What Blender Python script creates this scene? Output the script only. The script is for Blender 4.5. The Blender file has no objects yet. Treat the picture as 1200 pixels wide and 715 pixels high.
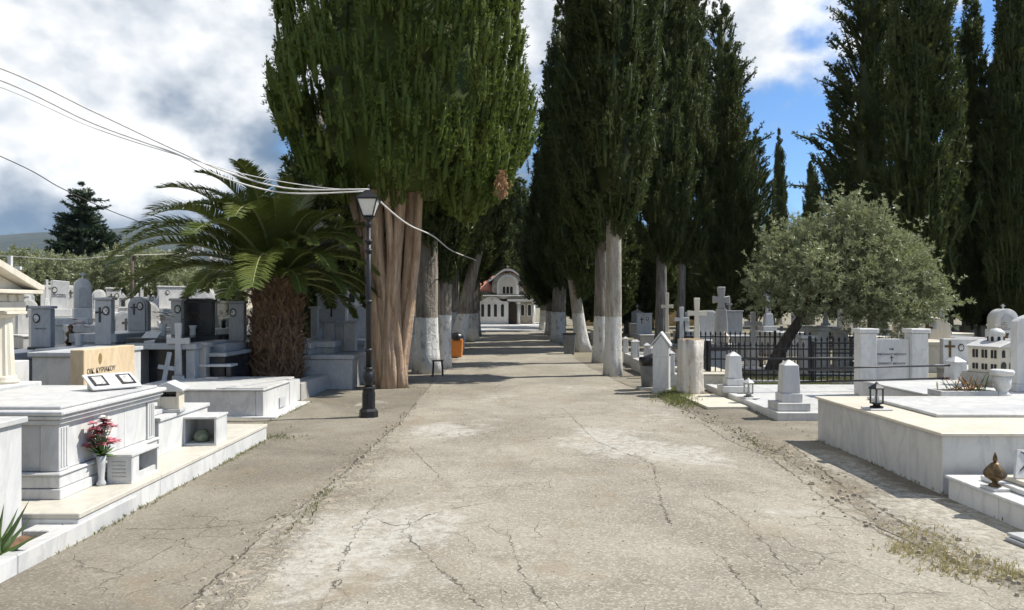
import bpy, bmesh, math, random
import numpy as np
from mathutils import Vector, Matrix, Quaternion

R = math.radians
scene = bpy.context.scene
COL = scene.collection

# ------------------------------------------------------------------ camera, sky, sun, exposure
F, HZ, CX, CH = 870.0, 360.0, 600.0, 1.65
cam = bpy.data.cameras.new('camera')
cam.sensor_width = 36.0
cam.lens = 36.0 * F / 1200.0
cam.shift_y = 2.5 / 1200.0
cam.clip_start = 0.05
cam.clip_end = 20000
cam_o = bpy.data.objects.new('camera', cam)
cam_o.location = (0, 0, CH)
cam_o.rotation_euler = (R(90), 0, 0)
COL.objects.link(cam_o)
scene.camera = cam_o

SUN_EL, SUN_AZ = R(51), R(12)          # azimuth measured from +X (right) towards +Y (ahead)
sun_dir = Vector((math.cos(SUN_EL) * math.cos(SUN_AZ), math.cos(SUN_EL) * math.sin(SUN_AZ), math.sin(SUN_EL)))
sl = bpy.data.lights.new('sun', 'SUN')
sl.energy = 5.0
sl.angle = R(0.53)
sl.color = (1.0, 0.955, 0.87)
so = bpy.data.objects.new('sun', sl)
so.rotation_euler = sun_dir.to_track_quat('Z', 'Y').to_euler()
so.location = (30, 6, 40)
COL.objects.link(so)

world = bpy.data.worlds.new('World')
scene.world = world
world.use_nodes = True
world.cycles.sampling_method = 'MANUAL'
world.cycles.sample_map_resolution = 256
scene.view_settings.view_transform = 'Standard'
scene.view_settings.look = 'None'
scene.view_settings.exposure = 0.42
scene.view_settings.gamma = 1.0
scene.view_settings.use_curve_mapping = False
scene.cycles.max_bounces = 6
scene.cycles.diffuse_bounces = 2
scene.cycles.transparent_max_bounces = 8
scene.cycles.use_denoising = True


class NT:
    """tiny node-tree writer"""
    def __init__(self, tree):
        self.t = tree
        self.n = tree.nodes
        self.l = tree.links

    def add(self, typ, ins=None, **props):
        nd = self.n.new(typ)
        for k, v in props.items():
            setattr(nd, k, v)
        for k, v in (ins or {}).items():
            sock = nd.inputs[k]
            if hasattr(v, 'links'):
                self.l.new(v, sock)
            else:
                sock.default_value = v
        return nd

    def math(self, op, a, b=0.0, c=0.0, clamp=False):
        nd = self.n.new('ShaderNodeMath')
        nd.operation = op
        nd.use_clamp = clamp
        for i, v in enumerate((a, b, c)):
            if hasattr(v, 'links'):
                self.l.new(v, nd.inputs[i])
            else:
                nd.inputs[i].default_value = v
        return nd.outputs[0]

    def vmath(self, op, a, b=(0, 0, 0)):
        nd = self.n.new('ShaderNodeVectorMath')
        nd.operation = op
        for i, v in enumerate((a, b)):
            if hasattr(v, 'links'):
                self.l.new(v, nd.inputs[i])
            else:
                nd.inputs[i].default_value = v
        return nd.outputs[0]

    def noise(self, vec, scale, detail=4, rough=0.5, dist=0.0):
        ins = {'Scale': scale, 'Detail': detail, 'Roughness': rough, 'Distortion': dist}
        if vec is not None:
            ins['Vector'] = vec
        return self.add('ShaderNodeTexNoise', ins).outputs['Fac']

    def ramp(self, fac, lo, hi):
        nd = self.add('ShaderNodeMapRange', {'Value': fac, 'From Min': lo, 'From Max': hi}, interpolation_type='SMOOTHSTEP')
        return nd.outputs['Result']

    def mix(self, fac, a, b, mode='MIX'):
        nd = self.n.new('ShaderNodeMix')
        nd.data_type = 'RGBA'
        nd.blend_type = mode
        nd.clamp_factor = True
        for idx, v in ((0, fac), (6, a), (7, b)):
            if hasattr(v, 'links'):
                self.l.new(v, nd.inputs[idx])
            else:
                nd.inputs[idx].default_value = v if idx == 0 else (tuple(v) + (1,) if len(v) == 3 else v)
        return nd.outputs[2]


# ---- world: Nishita sky with a layer of cumulus over it
nt = NT(world.node_tree)
nt.n.clear()
sky = nt.add('ShaderNodeTexSky', sky_type='NISHITA')
sky.sun_disc = False
sky.sun_elevation = SUN_EL
sky.sun_rotation = math.pi / 2 - SUN_AZ
sky.air_density = 1.0
sky.dust_density = 0.2
sky.ozone_density = 3.0
tc = nt.add('ShaderNodeTexCoord')
sep = nt.add('ShaderNodeSeparateXYZ', {0: tc.outputs['Generated']})
dx, dy, dz = sep.outputs
cvec = nt.vmath('MULTIPLY', tc.outputs['Generated'], (1.5, 1.5, 2.1))


def cloud_field(off):
    v = nt.vmath('ADD', cvec, (15.1 + off[0], 8.8 + off[1], 1.3 + off[2]))
    base = nt.noise(v, 1.55, 8, 0.50, 0.1)
    # billows: folded noise gives rounded cauliflower edges
    b1 = nt.math('ABSOLUTE', nt.math('SUBTRACT', nt.noise(v, 4.4, 5, 0.5), 0.5))
    return nt.math('SUBTRACT', base, nt.math('MULTIPLY', b1, 0.42))


n1 = cloud_field((0, 0, 0))
n1b = cloud_field((0.04, -0.01, 0.09))
# weather builds up to the left (-X) of the view
bias = nt.math('MULTIPLY', nt.math('SUBTRACT', 0.15, dx), 0.17)
bias = nt.math('ADD', bias, nt.math('MULTIPLY', nt.ramp(dz, 0.22, 0.03), 0.16))      # cloud closes up towards the horizon
dens = nt.math('ADD', n1, bias)
cover = nt.ramp(dens, 0.425, 0.53)
light = nt.math('ADD', nt.math('MULTIPLY', nt.math('SUBTRACT', n1, n1b), 5.5), 0.55, clamp=True)
# cloud bases low over the horizon are grey-blue with rain, the tops are white
low = nt.ramp(nt.math('ADD', dz, nt.math('MULTIPLY', nt.math('SUBTRACT', n1, 0.5), 0.9)), 0.12, 0.29)
lit = nt.math('MULTIPLY', nt.math('ADD', nt.math('MULTIPLY', light, 0.9), 0.25), low, clamp=True)
ccol = nt.mix(lit, (1.25, 1.95, 2.95), (8.8, 8.85, 8.9))
skycol = nt.mix(cover, nt.mix(1.0, sky.outputs[0], (0.72, 0.95, 1.18), 'MULTIPLY'), ccol)
bg = nt.add('ShaderNodeBackground', {'Color': skycol, 'Strength': 0.1})
nt.l.new(bg.outputs[0], nt.n.new('ShaderNodeOutputWorld').inputs[0])


# ------------------------------------------------------------------ helpers
def G(x, y, z=0.0):
    """point of the plane at height z that the photograph shows at pixel x, y (1200 wide)"""
    d = (CH - z) * F / (y - HZ)
    return ((x - CX) * d / F, d, z)


def PX(x, d):
    return (x - CX) * d / F


def PZ(y, d):
    return CH - (y - HZ) * d / F


def thing(name, label, cat, loc=(0, 0, 0), rz=0.0, group=None, scale=None):
    o = bpy.data.objects.new(name, None)
    o.empty_display_size = 0.2
    COL.objects.link(o)
    o.location = loc
    o.rotation_euler = (0, 0, rz)
    if scale:
        o.scale = scale if hasattr(scale, '__len__') else (scale,) * 3
    o['label'] = label
    o['category'] = cat
    if group:
        o['group'] = group
    return o


def tag(o, label, cat, group=None):
    o['label'] = label
    o['category'] = cat
    if group:
        o['group'] = group
    return o


def link(name, me, parent=None, loc=None, kind=None):
    o = bpy.data.objects.new(name, me)
    COL.objects.link(o)
    if parent:
        o.parent = parent
    if loc:
        o.location = loc
    if kind:
        o['kind'] = kind
    return o


class MB:
    """collects shapes, then links them as one mesh object"""
    def __init__(self):
        self.v, self.f = [], []

    def add(self, vs, fs):
        b = len(self.v)
        self.v += [tuple(p) for p in vs]
        self.f += [tuple(i + b for i in f) for f in fs]
        return self

    def box(self, x0, x1, y0, y1, z0, z1):
        return self.add([(x0, y0, z0), (x1, y0, z0), (x1, y1, z0), (x0, y1, z0), (x0, y0, z1), (x1, y0, z1), (x1, y1, z1), (x0, y1, z1)],
                        [(0, 3, 2, 1), (4, 5, 6, 7), (0, 1, 5, 4), (1, 2, 6, 5), (2, 3, 7, 6), (3, 0, 4, 7)])

    def frustum(self, cx, cy, z0, z1, w0, d0, w1, d1):
        vs = []
        for z, w, d in ((z0, w0, d0), (z1, w1, d1)):
            vs += [(cx - w / 2, cy - d / 2, z), (cx + w / 2, cy - d / 2, z), (cx + w / 2, cy + d / 2, z), (cx - w / 2, cy + d / 2, z)]
        return self.add(vs, [(0, 3, 2, 1), (4, 5, 6, 7), (0, 1, 5, 4), (1, 2, 6, 5), (2, 3, 7, 6), (3, 0, 4, 7)])

    def prism(self, poly, y0, y1):
        """polygon in x,z extruded along y"""
        n = len(poly)
        vs = [(x, y0, z) for x, z in poly] + [(x, y1, z) for x, z in poly]
        fs = [tuple(range(n)), tuple(range(2 * n - 1, n - 1, -1))]
        fs += [(i, i + n, (i + 1) % n + n, (i + 1) % n) for i in range(n)]
        return self.add(vs, fs)

    def lathe(self, prof, cx=0, cy=0, segs=16, star=0.0):
        n = len(prof)
        vs = []
        for k in range(segs):
            a = 2 * math.pi * k / segs
            s = 1.0 - (star if k % 2 else 0.0)
            for r, z in prof:
                vs.append((cx + r * s * math.cos(a), cy + r * s * math.sin(a), z))
        fs = []
        for k in range(segs):
            k2 = (k + 1) % segs
            for i in range(n - 1):
                fs.append((k * n + i, k2 * n + i, k2 * n + i + 1, k * n + i + 1))
        b = len(vs)
        vs += [(cx, cy, prof[0][1]), (cx, cy, prof[-1][1])]
        for k in range(segs):
            k2 = (k + 1) % segs
            fs.append((b, k2 * n, k * n))
            fs.append((b + 1, k * n + n - 1, k2 * n + n - 1))
        return self.add(vs, fs)

    def tube(self, pts, rad, segs=8, ridge=0.0, ridge_n=5, seed=0):
        pts = [Vector(p) for p in pts]
        rnd = random.Random(seed)
        ph = [rnd.uniform(0, 6.28) for _ in range(3)]
        vs, fs = [], []
        t0 = (pts[1] - pts[0]).normalized()
        u = t0.orthogonal().normalized()
        for i, p in enumerate(pts):
            t = (pts[min(i + 1, len(pts) - 1)] - pts[max(i - 1, 0)]).normalized()
            u = (u - t * u.dot(t)).normalized()
            w = t.cross(u)
            r = rad[i] if hasattr(rad, '__len__') else rad
            for k in range(segs):
                a = 2 * math.pi * k / segs
                q = r
                if ridge:
                    q = r * (1 + ridge * (math.sin(ridge_n * a + ph[0] + 0.35 * i) + 0.6 * math.sin((ridge_n * 2 + 1) * a + ph[1] - 0.2 * i) + 0.5 * math.sin(2 * a + ph[2] + 0.5 * i)))
                vs.append(p + u * (q * math.cos(a)) + w * (q * math.sin(a)))
        n = len(pts)
        for i in range(n - 1):
            for k in range(segs):
                k2 = (k + 1) % segs
                fs.append((i * segs + k, i * segs + k2, (i + 1) * segs + k2, (i + 1) * segs + k))
        fs.append(tuple(range(segs - 1, -1, -1)))
        fs.append(tuple((n - 1) * segs + k for k in range(segs)))
        return self.add(vs, fs)

    def mesh(self, name, mat, smooth=False):
        me = bpy.data.meshes.new(name)
        me.from_pydata(self.v, [], self.f)
        me.materials.append(mat)
        if smooth:
            me.polygons.foreach_set('use_smooth', [True] * len(me.polygons))
        me.update()
        return me

    def obj(self, name, mat, parent=None, smooth=False, bevel=0.0, loc=None, kind=None):
        o = link(name, self.mesh(name, mat, smooth), parent, loc, kind)
        if bevel:
            m = o.modifiers.new('bevel', 'BEVEL')
            m.width = bevel
            m.segments = 1
            m.limit_method = 'ANGLE'
            m.angle_limit = R(40)
        return o


def np_mesh(name, verts, nper, mat, attrs=None, extra=None):
    """mesh of separate n-gons from an array of vertices; extra = (verts, faces) joined in"""
    nv = len(verts)
    faces_idx = np.arange(nv, dtype=np.int32)
    starts = np.arange(0, nv, nper, dtype=np.int32)
    tint = attrs
    if extra:
        ev = np.array(extra[0], dtype=np.float32)
        ef = extra[1]
        flat, st = [], []
        c = nv
        for f in ef:
            st.append(c)
            c += len(f)
            flat += [i + nv for i in f]
        verts = np.concatenate([verts, ev])
        faces_idx = np.concatenate([faces_idx, np.array(flat, dtype=np.int32)])
        starts = np.concatenate([starts, np.array(st, dtype=np.int32)])
        if tint is not None:
            tint = np.concatenate([tint, np.full(len(ev), 0.25)])
    me = bpy.data.meshes.new(name)
    me.vertices.add(len(verts))
    me.vertices.foreach_set('co', verts.astype(np.float32).ravel())
    me.loops.add(len(faces_idx))
    me.loops.foreach_set('vertex_index', faces_idx)
    me.polygons.add(len(starts))
    me.polygons.foreach_set('loop_start', starts)
    if tint is not None:
        a = me.attributes.new('tint', 'FLOAT', 'POINT')
        a.data.foreach_set('value', tint.astype(np.float32))
    me.update(calc_edges=True)
    me.materials.append(mat)
    return me


def norm(a):
    return a / np.maximum(np.linalg.norm(a, axis=-1, keepdims=True), 1e-9)


def blades(P, D, L, W, nb, spread, rng, mid=0.45):
    """nb narrow four-cornered leaves at every point P, fanning about direction D"""
    n = len(P)
    P = np.repeat(P, nb, 0)
    D = norm(np.repeat(D, nb, 0) + spread * rng.normal(size=(n * nb, 3)))
    S = norm(np.cross(D, rng.normal(size=(n * nb, 3))))
    ln = (L * rng.uniform(0.65, 1.25, n * nb))[:, None]
    wd = (W * rng.uniform(0.7, 1.25, n * nb))[:, None] * 0.5
    V = np.stack([P, P + D * ln * mid + S * wd, P + D * ln, P + D * ln * mid - S * wd], 1)
    return V.reshape(-1, 3)


# ------------------------------------------------------------------ materials
MATS = {}


def material(name, fn):
    if name in MATS:
        return MATS[name]
    m = bpy.data.materials.new(name)
    m.use_nodes = True
    t = NT(m.node_tree)
    t.n.clear()
    out = t.n.new('ShaderNodeOutputMaterial')
    p = t.n.new('ShaderNodeBsdfPrincipled')
    t.l.new(p.outputs[0], out.inputs[0])
    fn(t, p, out)
    MATS[name] = m
    return m


def setp(t, p, **kw):
    for k, v in kw.items():
        k = k.replace('_', ' ')
        if hasattr(v, 'links'):
            t.l.new(v, p.inputs[k])
        else:
            p.inputs[k].default_value = (tuple(v) + (1,)) if k in ('Base Color', 'Emission Color') and len(v) == 3 else v


def bump(t, p, h, strength, dist=0.02):
    b = t.add('ShaderNodeBump', {'Height': h, 'Strength': strength, 'Distance': dist})
    t.l.new(b.outputs[0], p.inputs['Normal'])


def plain(name, col, rough=0.6, metal=0.0, var=0.25, scale=12.0):
    def fn(t, p, out):
        tc = t.add('ShaderNodeTexCoord').outputs['Object']
        n = t.noise(tc, scale, 5, 0.6)
        c2 = tuple(c * (1 - var) for c in col)
        c1 = tuple(min(1, c * (1 + var * 0.5)) for c in col)
        setp(t, p, Base_Color=t.mix(t.ramp(n, 0.3, 0.7), c2, c1), Roughness=rough, Metallic=metal)
    return material(name, fn)


def marble(name, col, vein, rough=0.42, dirt=0.6, vs=1.0, dirtcol=(0.33, 0.30, 0.25)):
    def fn(t, p, out):
        g = t.add('ShaderNodeNewGeometry').outputs['Position']
        rnd = t.add('ShaderNodeObjectInfo').outputs['Random']
        off = t.add('ShaderNodeCombineXYZ', {0: t.math('MULTIPLY', rnd, 17.0), 1: t.math('MULTIPLY', rnd, 9.0), 2: t.math('MULTIPLY', rnd, 23.0)}).outputs[0]
        v = t.vmath('ADD', g, off)
        v = t.add('ShaderNodeMapping', {'Vector': v, 'Rotation': (0.5, 0.7, 0.35), 'Scale': (1.0, 1.0, 0.45)}).outputs[0]
        n = t.noise(v, 2.2 * vs, 8, 0.62, 1.4)
        line = t.math('SUBTRACT', 1.0, t.math('MULTIPLY', t.math('ABSOLUTE', t.math('SUBTRACT', n, 0.5)), 9.0), clamp=True)
        cloud = t.ramp(t.noise(v, 1.1 * vs, 5, 0.6, 0.8), 0.42, 0.75)
        c = t.mix(t.math('MULTIPLY', cloud, 0.55), col, vein)
        c = t.mix(t.math('MULTIPLY', t.math('POWER', line, 2.0), 0.5), c, vein)
        # rain streaks and grime
        st = t.add('ShaderNodeMapping', {'Vector': g, 'Scale': (6.0, 6.0, 0.5)}).outputs[0]
        d = t.ramp(t.noise(st, 1.6, 6, 0.65), 0.52, 0.82)
        d2 = t.ramp(t.noise(g, 3.3, 8, 0.7), 0.5, 0.85)
        c = t.mix(t.math('MULTIPLY', t.math('MAXIMUM', d, d2), dirt), c, dirtcol)
        c = t.mix(t.math('MULTIPLY', rnd, 0.12), c, (col[0] * 0.6, col[1] * 0.6, col[2] * 0.6))
        setp(t, p, Base_Color=c, Roughness=t.math('ADD', t.math('MULTIPLY', d2, 0.25), rough))
        bump(t, p, t.noise(g, 60, 4, 0.6), 0.06, 0.01)
    return material(name, fn)


M_WHITE = marble('white_marble', (0.64, 0.635, 0.61), (0.42, 0.43, 0.44))
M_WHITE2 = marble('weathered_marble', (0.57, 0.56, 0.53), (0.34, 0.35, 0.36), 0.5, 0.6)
M_CREAM = marble('cream_marble', (0.66, 0.61, 0.50), (0.52, 0.46, 0.36), 0.45, 0.35)
M_STEP = marble('yellowed_marble', (0.60, 0.565, 0.48), (0.44, 0.41, 0.34), 0.5, 0.55)
M_BEIGE = marble('beige_marble', (0.66, 0.52, 0.34), (0.45, 0.33, 0.20), 0.4, 0.25, 2.0, (0.45, 0.34, 0.2))
M_GREY = marble('grey_marble', (0.50, 0.505, 0.50), (0.33, 0.335, 0.34), 0.38, 0.35, 1.4)
M_BLUEGREY = marble('bluegrey_marble', (0.38, 0.39, 0.40), (0.24, 0.25, 0.26), 0.35, 0.3, 1.6)
M_BLACK = marble('black_granite', (0.022, 0.024, 0.028), (0.05, 0.052, 0.058), 0.18, 0.12, 4.0, (0.12, 0.12, 0.11))
M_GREEN = marble('green_marble', (0.035, 0.075, 0.065), (0.09, 0.15, 0.13), 0.22, 0.15, 2.5, (0.15, 0.16, 0.14))
M_ROUGH = marble('rough_stone', (0.42, 0.40, 0.36), (0.26, 0.25, 0.23), 0.8, 0.5, 2.0)
M_IRON = plain('black_iron', (0.018, 0.018, 0.02), 0.45, 0.3, 0.3)
M_RUST = plain('rusty_iron', (0.10, 0.055, 0.035), 0.75, 0.2, 0.5, 30)
M_BRONZE = plain('aged_bronze', (0.13, 0.085, 0.04), 0.42, 0.75, 0.5, 25)
M_STEEL = plain('dull_steel', (0.36, 0.36, 0.35), 0.38, 0.85, 0.3, 20)
M_INK = plain('engraved_letters', (0.05, 0.05, 0.05), 0.6)
M_GOLD = plain('gilded_letters', (0.30, 0.20, 0.07), 0.5, 0.2)
M_PHOTO = plain('enamel_photo', (0.05, 0.045, 0.04), 0.25, 0.0, 0.8, 40)
M_PHOTOP = plain('photo_paper', (0.62, 0.60, 0.55), 0.3, 0.0, 0.6, 30)
M_DARK = plain('dark_panes_and_shade', (0.015, 0.015, 0.016), 0.7)  # near-black, for panes and for shade painted inside recesses
M_PLASTER = plain('white_plaster', (0.74, 0.73, 0.70), 0.8, 0.0, 0.1, 3)
M_STONEW = plain('stone_wall', (0.36, 0.33, 0.27), 0.9, 0.0, 0.4, 6)
M_TILE = plain('red_roof_tile', (0.40, 0.16, 0.10), 0.8, 0.0, 0.45, 9)
M_OCHRE = plain('ochre_plaster', (0.55, 0.40, 0.20), 0.9, 0.0, 0.25, 2)
M_ORANGE = plain('orange_plastic', (0.62, 0.21, 0.035), 0.5, 0.0, 0.15, 8)
M_BAG = plain('black_bag', (0.012, 0.012, 0.013), 0.35, 0.0, 0.4, 20)
M_GREYP = plain('grey_plastic', (0.16, 0.165, 0.16), 0.55, 0.0, 0.25, 8)
M_CABLEW = plain('white_cable', (0.62, 0.60, 0.57), 0.6, 0, 0.15)
M_CABLEB = plain('black_cable', (0.03, 0.03, 0.032), 0.6, 0, 0.15)
M_POLE = plain('wooden_pole', (0.10, 0.075, 0.055), 0.9, 0, 0.4)
M_SOIL = plain('brown_soil', (0.16, 0.09, 0.05), 0.95, 0, 0.5, 14)
M_ALOE = plain('aloe_leaf', (0.085, 0.14, 0.04), 0.45, 0, 0.3, 8)
M_PETALP = plain('pink_petal', (0.60, 0.16, 0.20), 0.6, 0, 0.4, 60)
M_PETALW = plain('white_petal', (0.78, 0.70, 0.62), 0.6, 0, 0.2, 60)
M_PETALR = plain('dark_red_petal', (0.33, 0.05, 0.07), 0.6, 0, 0.4, 60)
M_LEAF = plain('green_leaf', (0.08, 0.15, 0.04), 0.55, 0, 0.4, 30)
M_DRYLEAF = plain('dry_orange_leaf', (0.38, 0.19, 0.06), 0.7, 0, 0.4, 20)
M_DEAD = plain('dead_cypress_leaf', (0.42, 0.24, 0.12), 0.8, 0, 0.3, 20)
M_GLASS_MILK = plain('frosted_lamp_glass', (0.60, 0.60, 0.56), 0.25, 0, 0.08)


def fn_glass(t, p, out):
    setp(t, p, Base_Color=(0.75, 0.78, 0.76), Roughness=0.06, Alpha=0.28)


M_GLASS = material('lantern_glass', fn_glass)


def leaf_mat(name, a, b, c, trans=0.25, rough=0.55):
    def fn(t, p, out):
        at = t.add('ShaderNodeAttribute', attribute_name='tint').outputs['Fac']
        rnd = t.add('ShaderNodeObjectInfo').outputs['Random']
        pos = t.add('ShaderNodeTexCoord').outputs['Object']
        col = t.mix(at, a, b)
        col = t.mix(t.ramp(t.noise(pos, 1.1, 3, 0.5), 0.45, 0.75), col, c)
        col = t.mix(t.math('MULTIPLY', rnd, 0.35), col, (a[0] * 0.9, a[1] * 0.8, a[2]))
        setp(t, p, Base_Color=col, Roughness=rough)
        p.inputs['Specular IOR Level'].default_value = 0.3
        tr = t.add('ShaderNodeBsdfTranslucent', {'Color': t.mix(0.5, col, (b[0] * 1.5, b[1] * 1.5, b[2]))})
        ms = t.add('ShaderNodeMixShader', {0: trans})
        t.l.new(p.outputs[0], ms.inputs[1])
        t.l.new(tr.outputs[0], ms.inputs[2])
        t.l.new(ms.outputs[0], out.inputs[0])
    return material(name, fn)


M_CYP = leaf_mat('cypress_foliage', (0.072, 0.112, 0.020), (0.138, 0.188, 0.034), (0.155, 0.180, 0.036), 0.3)
M_CYPD = leaf_mat('dark_cypress_foliage', (0.038, 0.058, 0.018), (0.085, 0.110, 0.030), (0.108, 0.118, 0.038), 0.22)
M_OLIVE = leaf_mat('olive_foliage', (0.20, 0.225, 0.115), (0.36, 0.39, 0.245), (0.29, 0.31, 0.16), 0.2, 0.45)
M_FIR = leaf_mat('fir_foliage', (0.025, 0.045, 0.028), (0.045, 0.070, 0.035), (0.05, 0.07, 0.03), 0.12)
M_PALM = leaf_mat('palm_foliage', (0.080, 0.118, 0.024), (0.17, 0.20, 0.05), (0.17, 0.18, 0.055), 0.32, 0.4)
M_GRASS = leaf_mat('green_grass', (0.10, 0.125, 0.040), (0.20, 0.21, 0.08), (0.26, 0.24, 0.11), 0.3)
M_DRYGRASS = leaf_mat('dry_grass', (0.29, 0.25, 0.13), (0.42, 0.37, 0.21), (0.24, 0.24, 0.12), 0.3)


def bark(name, a, b, white=0.0, stretch=0.12, scale=14.0, wz=1.35):
    def fn(t, p, out):
        pos = t.add('ShaderNodeTexCoord').outputs['Object']
        rnd = t.add('ShaderNodeObjectInfo').outputs['Random']
        mp = t.add('ShaderNodeMapping', {'Vector': pos, 'Scale': (1, 1, stretch)}).outputs[0]
        n = t.noise(mp, scale, 7, 0.65, 0.3)
        f = t.noise(mp, scale * 3.2, 5, 0.7, 0.2)
        col = t.mix(t.ramp(n, 0.32, 0.68), a, b)
        col = t.mix(t.math('MULTIPLY', t.ramp(f, 0.5, 0.75), 0.55), col, tuple(c * 0.35 for c in a))
        h = t.math('ADD', t.math('ADD', n, t.math('MULTIPLY', f, 0.5)), t.math('MULTIPLY', t.noise(pos, 5.5, 5, 0.65, 0.8), 1.4))
        if white:
            z = t.add('ShaderNodeSeparateXYZ', {0: pos}).outputs[2]
            edge = t.math('ADD', t.math('SUBTRACT', z, t.math('ADD', wz, t.math('MULTIPLY', rnd, 0.12))), t.math('MULTIPLY', t.math('SUBTRACT', t.noise(pos, 9, 3, 0.5), 0.5), 0.10))
            wm = t.math('SUBTRACT', 1.0, t.ramp(edge, -0.012, 0.012))
            worn = t.ramp(t.noise(t.vmath('MULTIPLY', pos, (1, 1, 0.35)), 9, 8, 0.75), 0.41, 0.47)
            wm = t.math('MULTIPLY', wm, t.math('MULTIPLY', t.math('ADD', t.math('MULTIPLY', worn, 0.62), 0.38), white))
            col = t.mix(wm, col, (0.68, 0.67, 0.63))
        setp(t, p, Base_Color=col, Roughness=0.9)
        bump(t, p, h, 0.9, 0.03)
    return material(name, fn)


M_BARK_TAN = bark('tan_cypress_bark', (0.28, 0.178, 0.108), (0.50, 0.37, 0.262), 0, 0.06, 16)
M_BARK_W = bark('whitewashed_bark', (0.13, 0.11, 0.085), (0.31, 0.27, 0.22), 0.9)
M_BARK_G = bark('grey_bark', (0.13, 0.115, 0.095), (0.30, 0.275, 0.24))
M_BARK_PALE = bark('pale_limed_bark', (0.27, 0.235, 0.18), (0.46, 0.42, 0.35), 0.75, 0.2, 10, 1.35)
M_BARK_STUMP = bark('limed_stump_bark', (0.26, 0.18, 0.11), (0.56, 0.48, 0.37), 0.5, 0.08, 10, 2.0)
M_BARK_OLIVE = bark('olive_bark', (0.05, 0.04, 0.03), (0.12, 0.10, 0.078), 0, 0.3, 9)
M_PALMT = bark('palm_leaf_bases', (0.085, 0.048, 0.027), (0.25, 0.155, 0.085), 0, 0.4, 8)


def fn_road(t, p, out, apron=False):
    g = t.add('ShaderNodeNewGeometry').outputs['Position']
    crack = t.add('ShaderNodeAttribute', attribute_name='crack').outputs['Fac']
    pale = t.add('ShaderNodeAttribute', attribute_name='pale').outputs['Fac']
    rub = t.add('ShaderNodeAttribute', attribute_name='rubble').outputs['Fac']
    big = t.noise(g, 0.55, 6, 0.6, 0.5)
    med = t.noise(g, 3.2, 7, 0.65, 0.6)
    fine = t.noise(g, 55, 4, 0.7)
    vor = t.add('ShaderNodeTexVoronoi', {'Vector': g, 'Scale': 75.0}).outputs['Color']
    agg = t.add('ShaderNodeSeparateColor', {0: vor}).outputs[0]
    if apron:
        a, b, c = (0.150, 0.133, 0.103), (0.25, 0.225, 0.178), (0.43, 0.41, 0.35)
    else:
        a, b, c = (0.225, 0.203, 0.162), (0.325, 0.298, 0.242), (0.44, 0.42, 0.37)
    col = t.mix(t.ramp(big, 0.35, 0.65), a, b)
    col = t.mix(t.math('MULTIPLY', t.ramp(med, 0.45, 0.72), 0.45), col, (0.16, 0.135, 0.095))
    # aggregate showing through the worn surface
    wear = t.math('MULTIPLY', t.ramp(agg, 0.62, 0.98), 0.25 if apron else 0.55)
    col = t.mix(wear, col, (0.46, 0.42, 0.34))
    col = t.mix(t.math('MULTIPLY', t.ramp(agg, 0.30, 0.05), 0.30), col, (0.10, 0.085, 0.065))
    # pale worn cement skin
    pm = t.math('ADD', pale, t.math('MULTIPLY', t.math('SUBTRACT', t.noise(g, 2.1, 8, 0.68, 0.8), 0.5), 1.7))
    pm = t.ramp(pm, 0.45, 0.78)
    pm = t.math('MULTIPLY', pm, t.math('ADD', t.math('MULTIPLY', t.ramp(t.noise(g, 13, 8, 0.75, 0.6), 0.40, 0.60), 0.75), 0.2))
    col = t.mix(pm, col, c)
    # broken rubble at the edges
    rb = t.math('MULTIPLY', rub, t.ramp(t.noise(g, 7, 6, 0.7, 1.0), 0.42, 0.6))
    col = t.mix(t.math('MULTIPLY', rb, 0.6), col, (0.36, 0.30, 0.22))
    # brown stains
    col = t.mix(t.math('MULTIPLY', t.ramp(t.noise(g, 0.9, 6, 0.62, 1.2), 0.52, 0.72), 0.5), col, (0.25, 0.195, 0.13))
    # cracks
    wob = t.math('MULTIPLY', t.math('SUBTRACT', t.noise(g, 8, 5, 0.7), 0.5), 0.16)
    wid = t.math('ADD', t.math('ADD', 0.002, t.math('MULTIPLY', rub, 0.010)), t.math('MULTIPLY', t.ramp(t.noise(g, 3, 3, 0.6), 0.40, 0.8), 0.008))
    ca = t.math('ABSOLUTE', t.math('ADD', crack, wob))
    ca = t.math('ADD', ca, t.math('MULTIPLY', t.math('SUBTRACT', t.noise(g, 45, 3, 0.7), 0.5), 0.006))
    cm = t.math('SUBTRACT', 1.0, t.ramp(t.math('DIVIDE', ca, wid), 0.4, 1.5))
    cm = t.math('MULTIPLY', cm, t.ramp(t.noise(g, 1.7, 4, 0.6), 0.30, 0.52))
    gd = t.vmath('ADD', g, t.vmath('MULTIPLY', t.add('ShaderNodeTexNoise', {'Vector': g, 'Scale': 2.5, 'Detail': 5.0}).outputs['Color'], (0.5, 0.5, 0)))
    ve = t.add('ShaderNodeTexVoronoi', {'Vector': t.vmath('MULTIPLY', gd, (1, 1, 0)), 'Scale': 1.9}, feature='DISTANCE_TO_EDGE').outputs['Distance']
    net = t.math('MULTIPLY', t.math('SUBTRACT', 1.0, t.ramp(ve, 0.004, 0.014)), t.ramp(t.noise(g, 0.7, 3, 0.5), 0.50, 0.62))
    net = t.math('MULTIPLY', net, 0.4)
    cm = t.math('MAXIMUM', cm, net)
    col = t.mix(t.math('MULTIPLY', cm, 0.7), col, (0.065, 0.055, 0.040))
    setp(t, p, Base_Color=col, Roughness=0.92)
    p.inputs['Specular IOR Level'].default_value = 0.25
    h = t.math('ADD', t.math('MULTIPLY', agg, 0.25), t.math('MULTIPLY', med, 1.2))
    h = t.math('ADD', h, t.math('MULTIPLY', fine, 0.35))
    h = t.math('ADD', h, t.math('MULTIPLY', rb, 2.2))
    h = t.math('SUBTRACT', h, t.math('MULTIPLY', cm, 2.5))
    bump(t, p, h, 0.8, 0.012)


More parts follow.
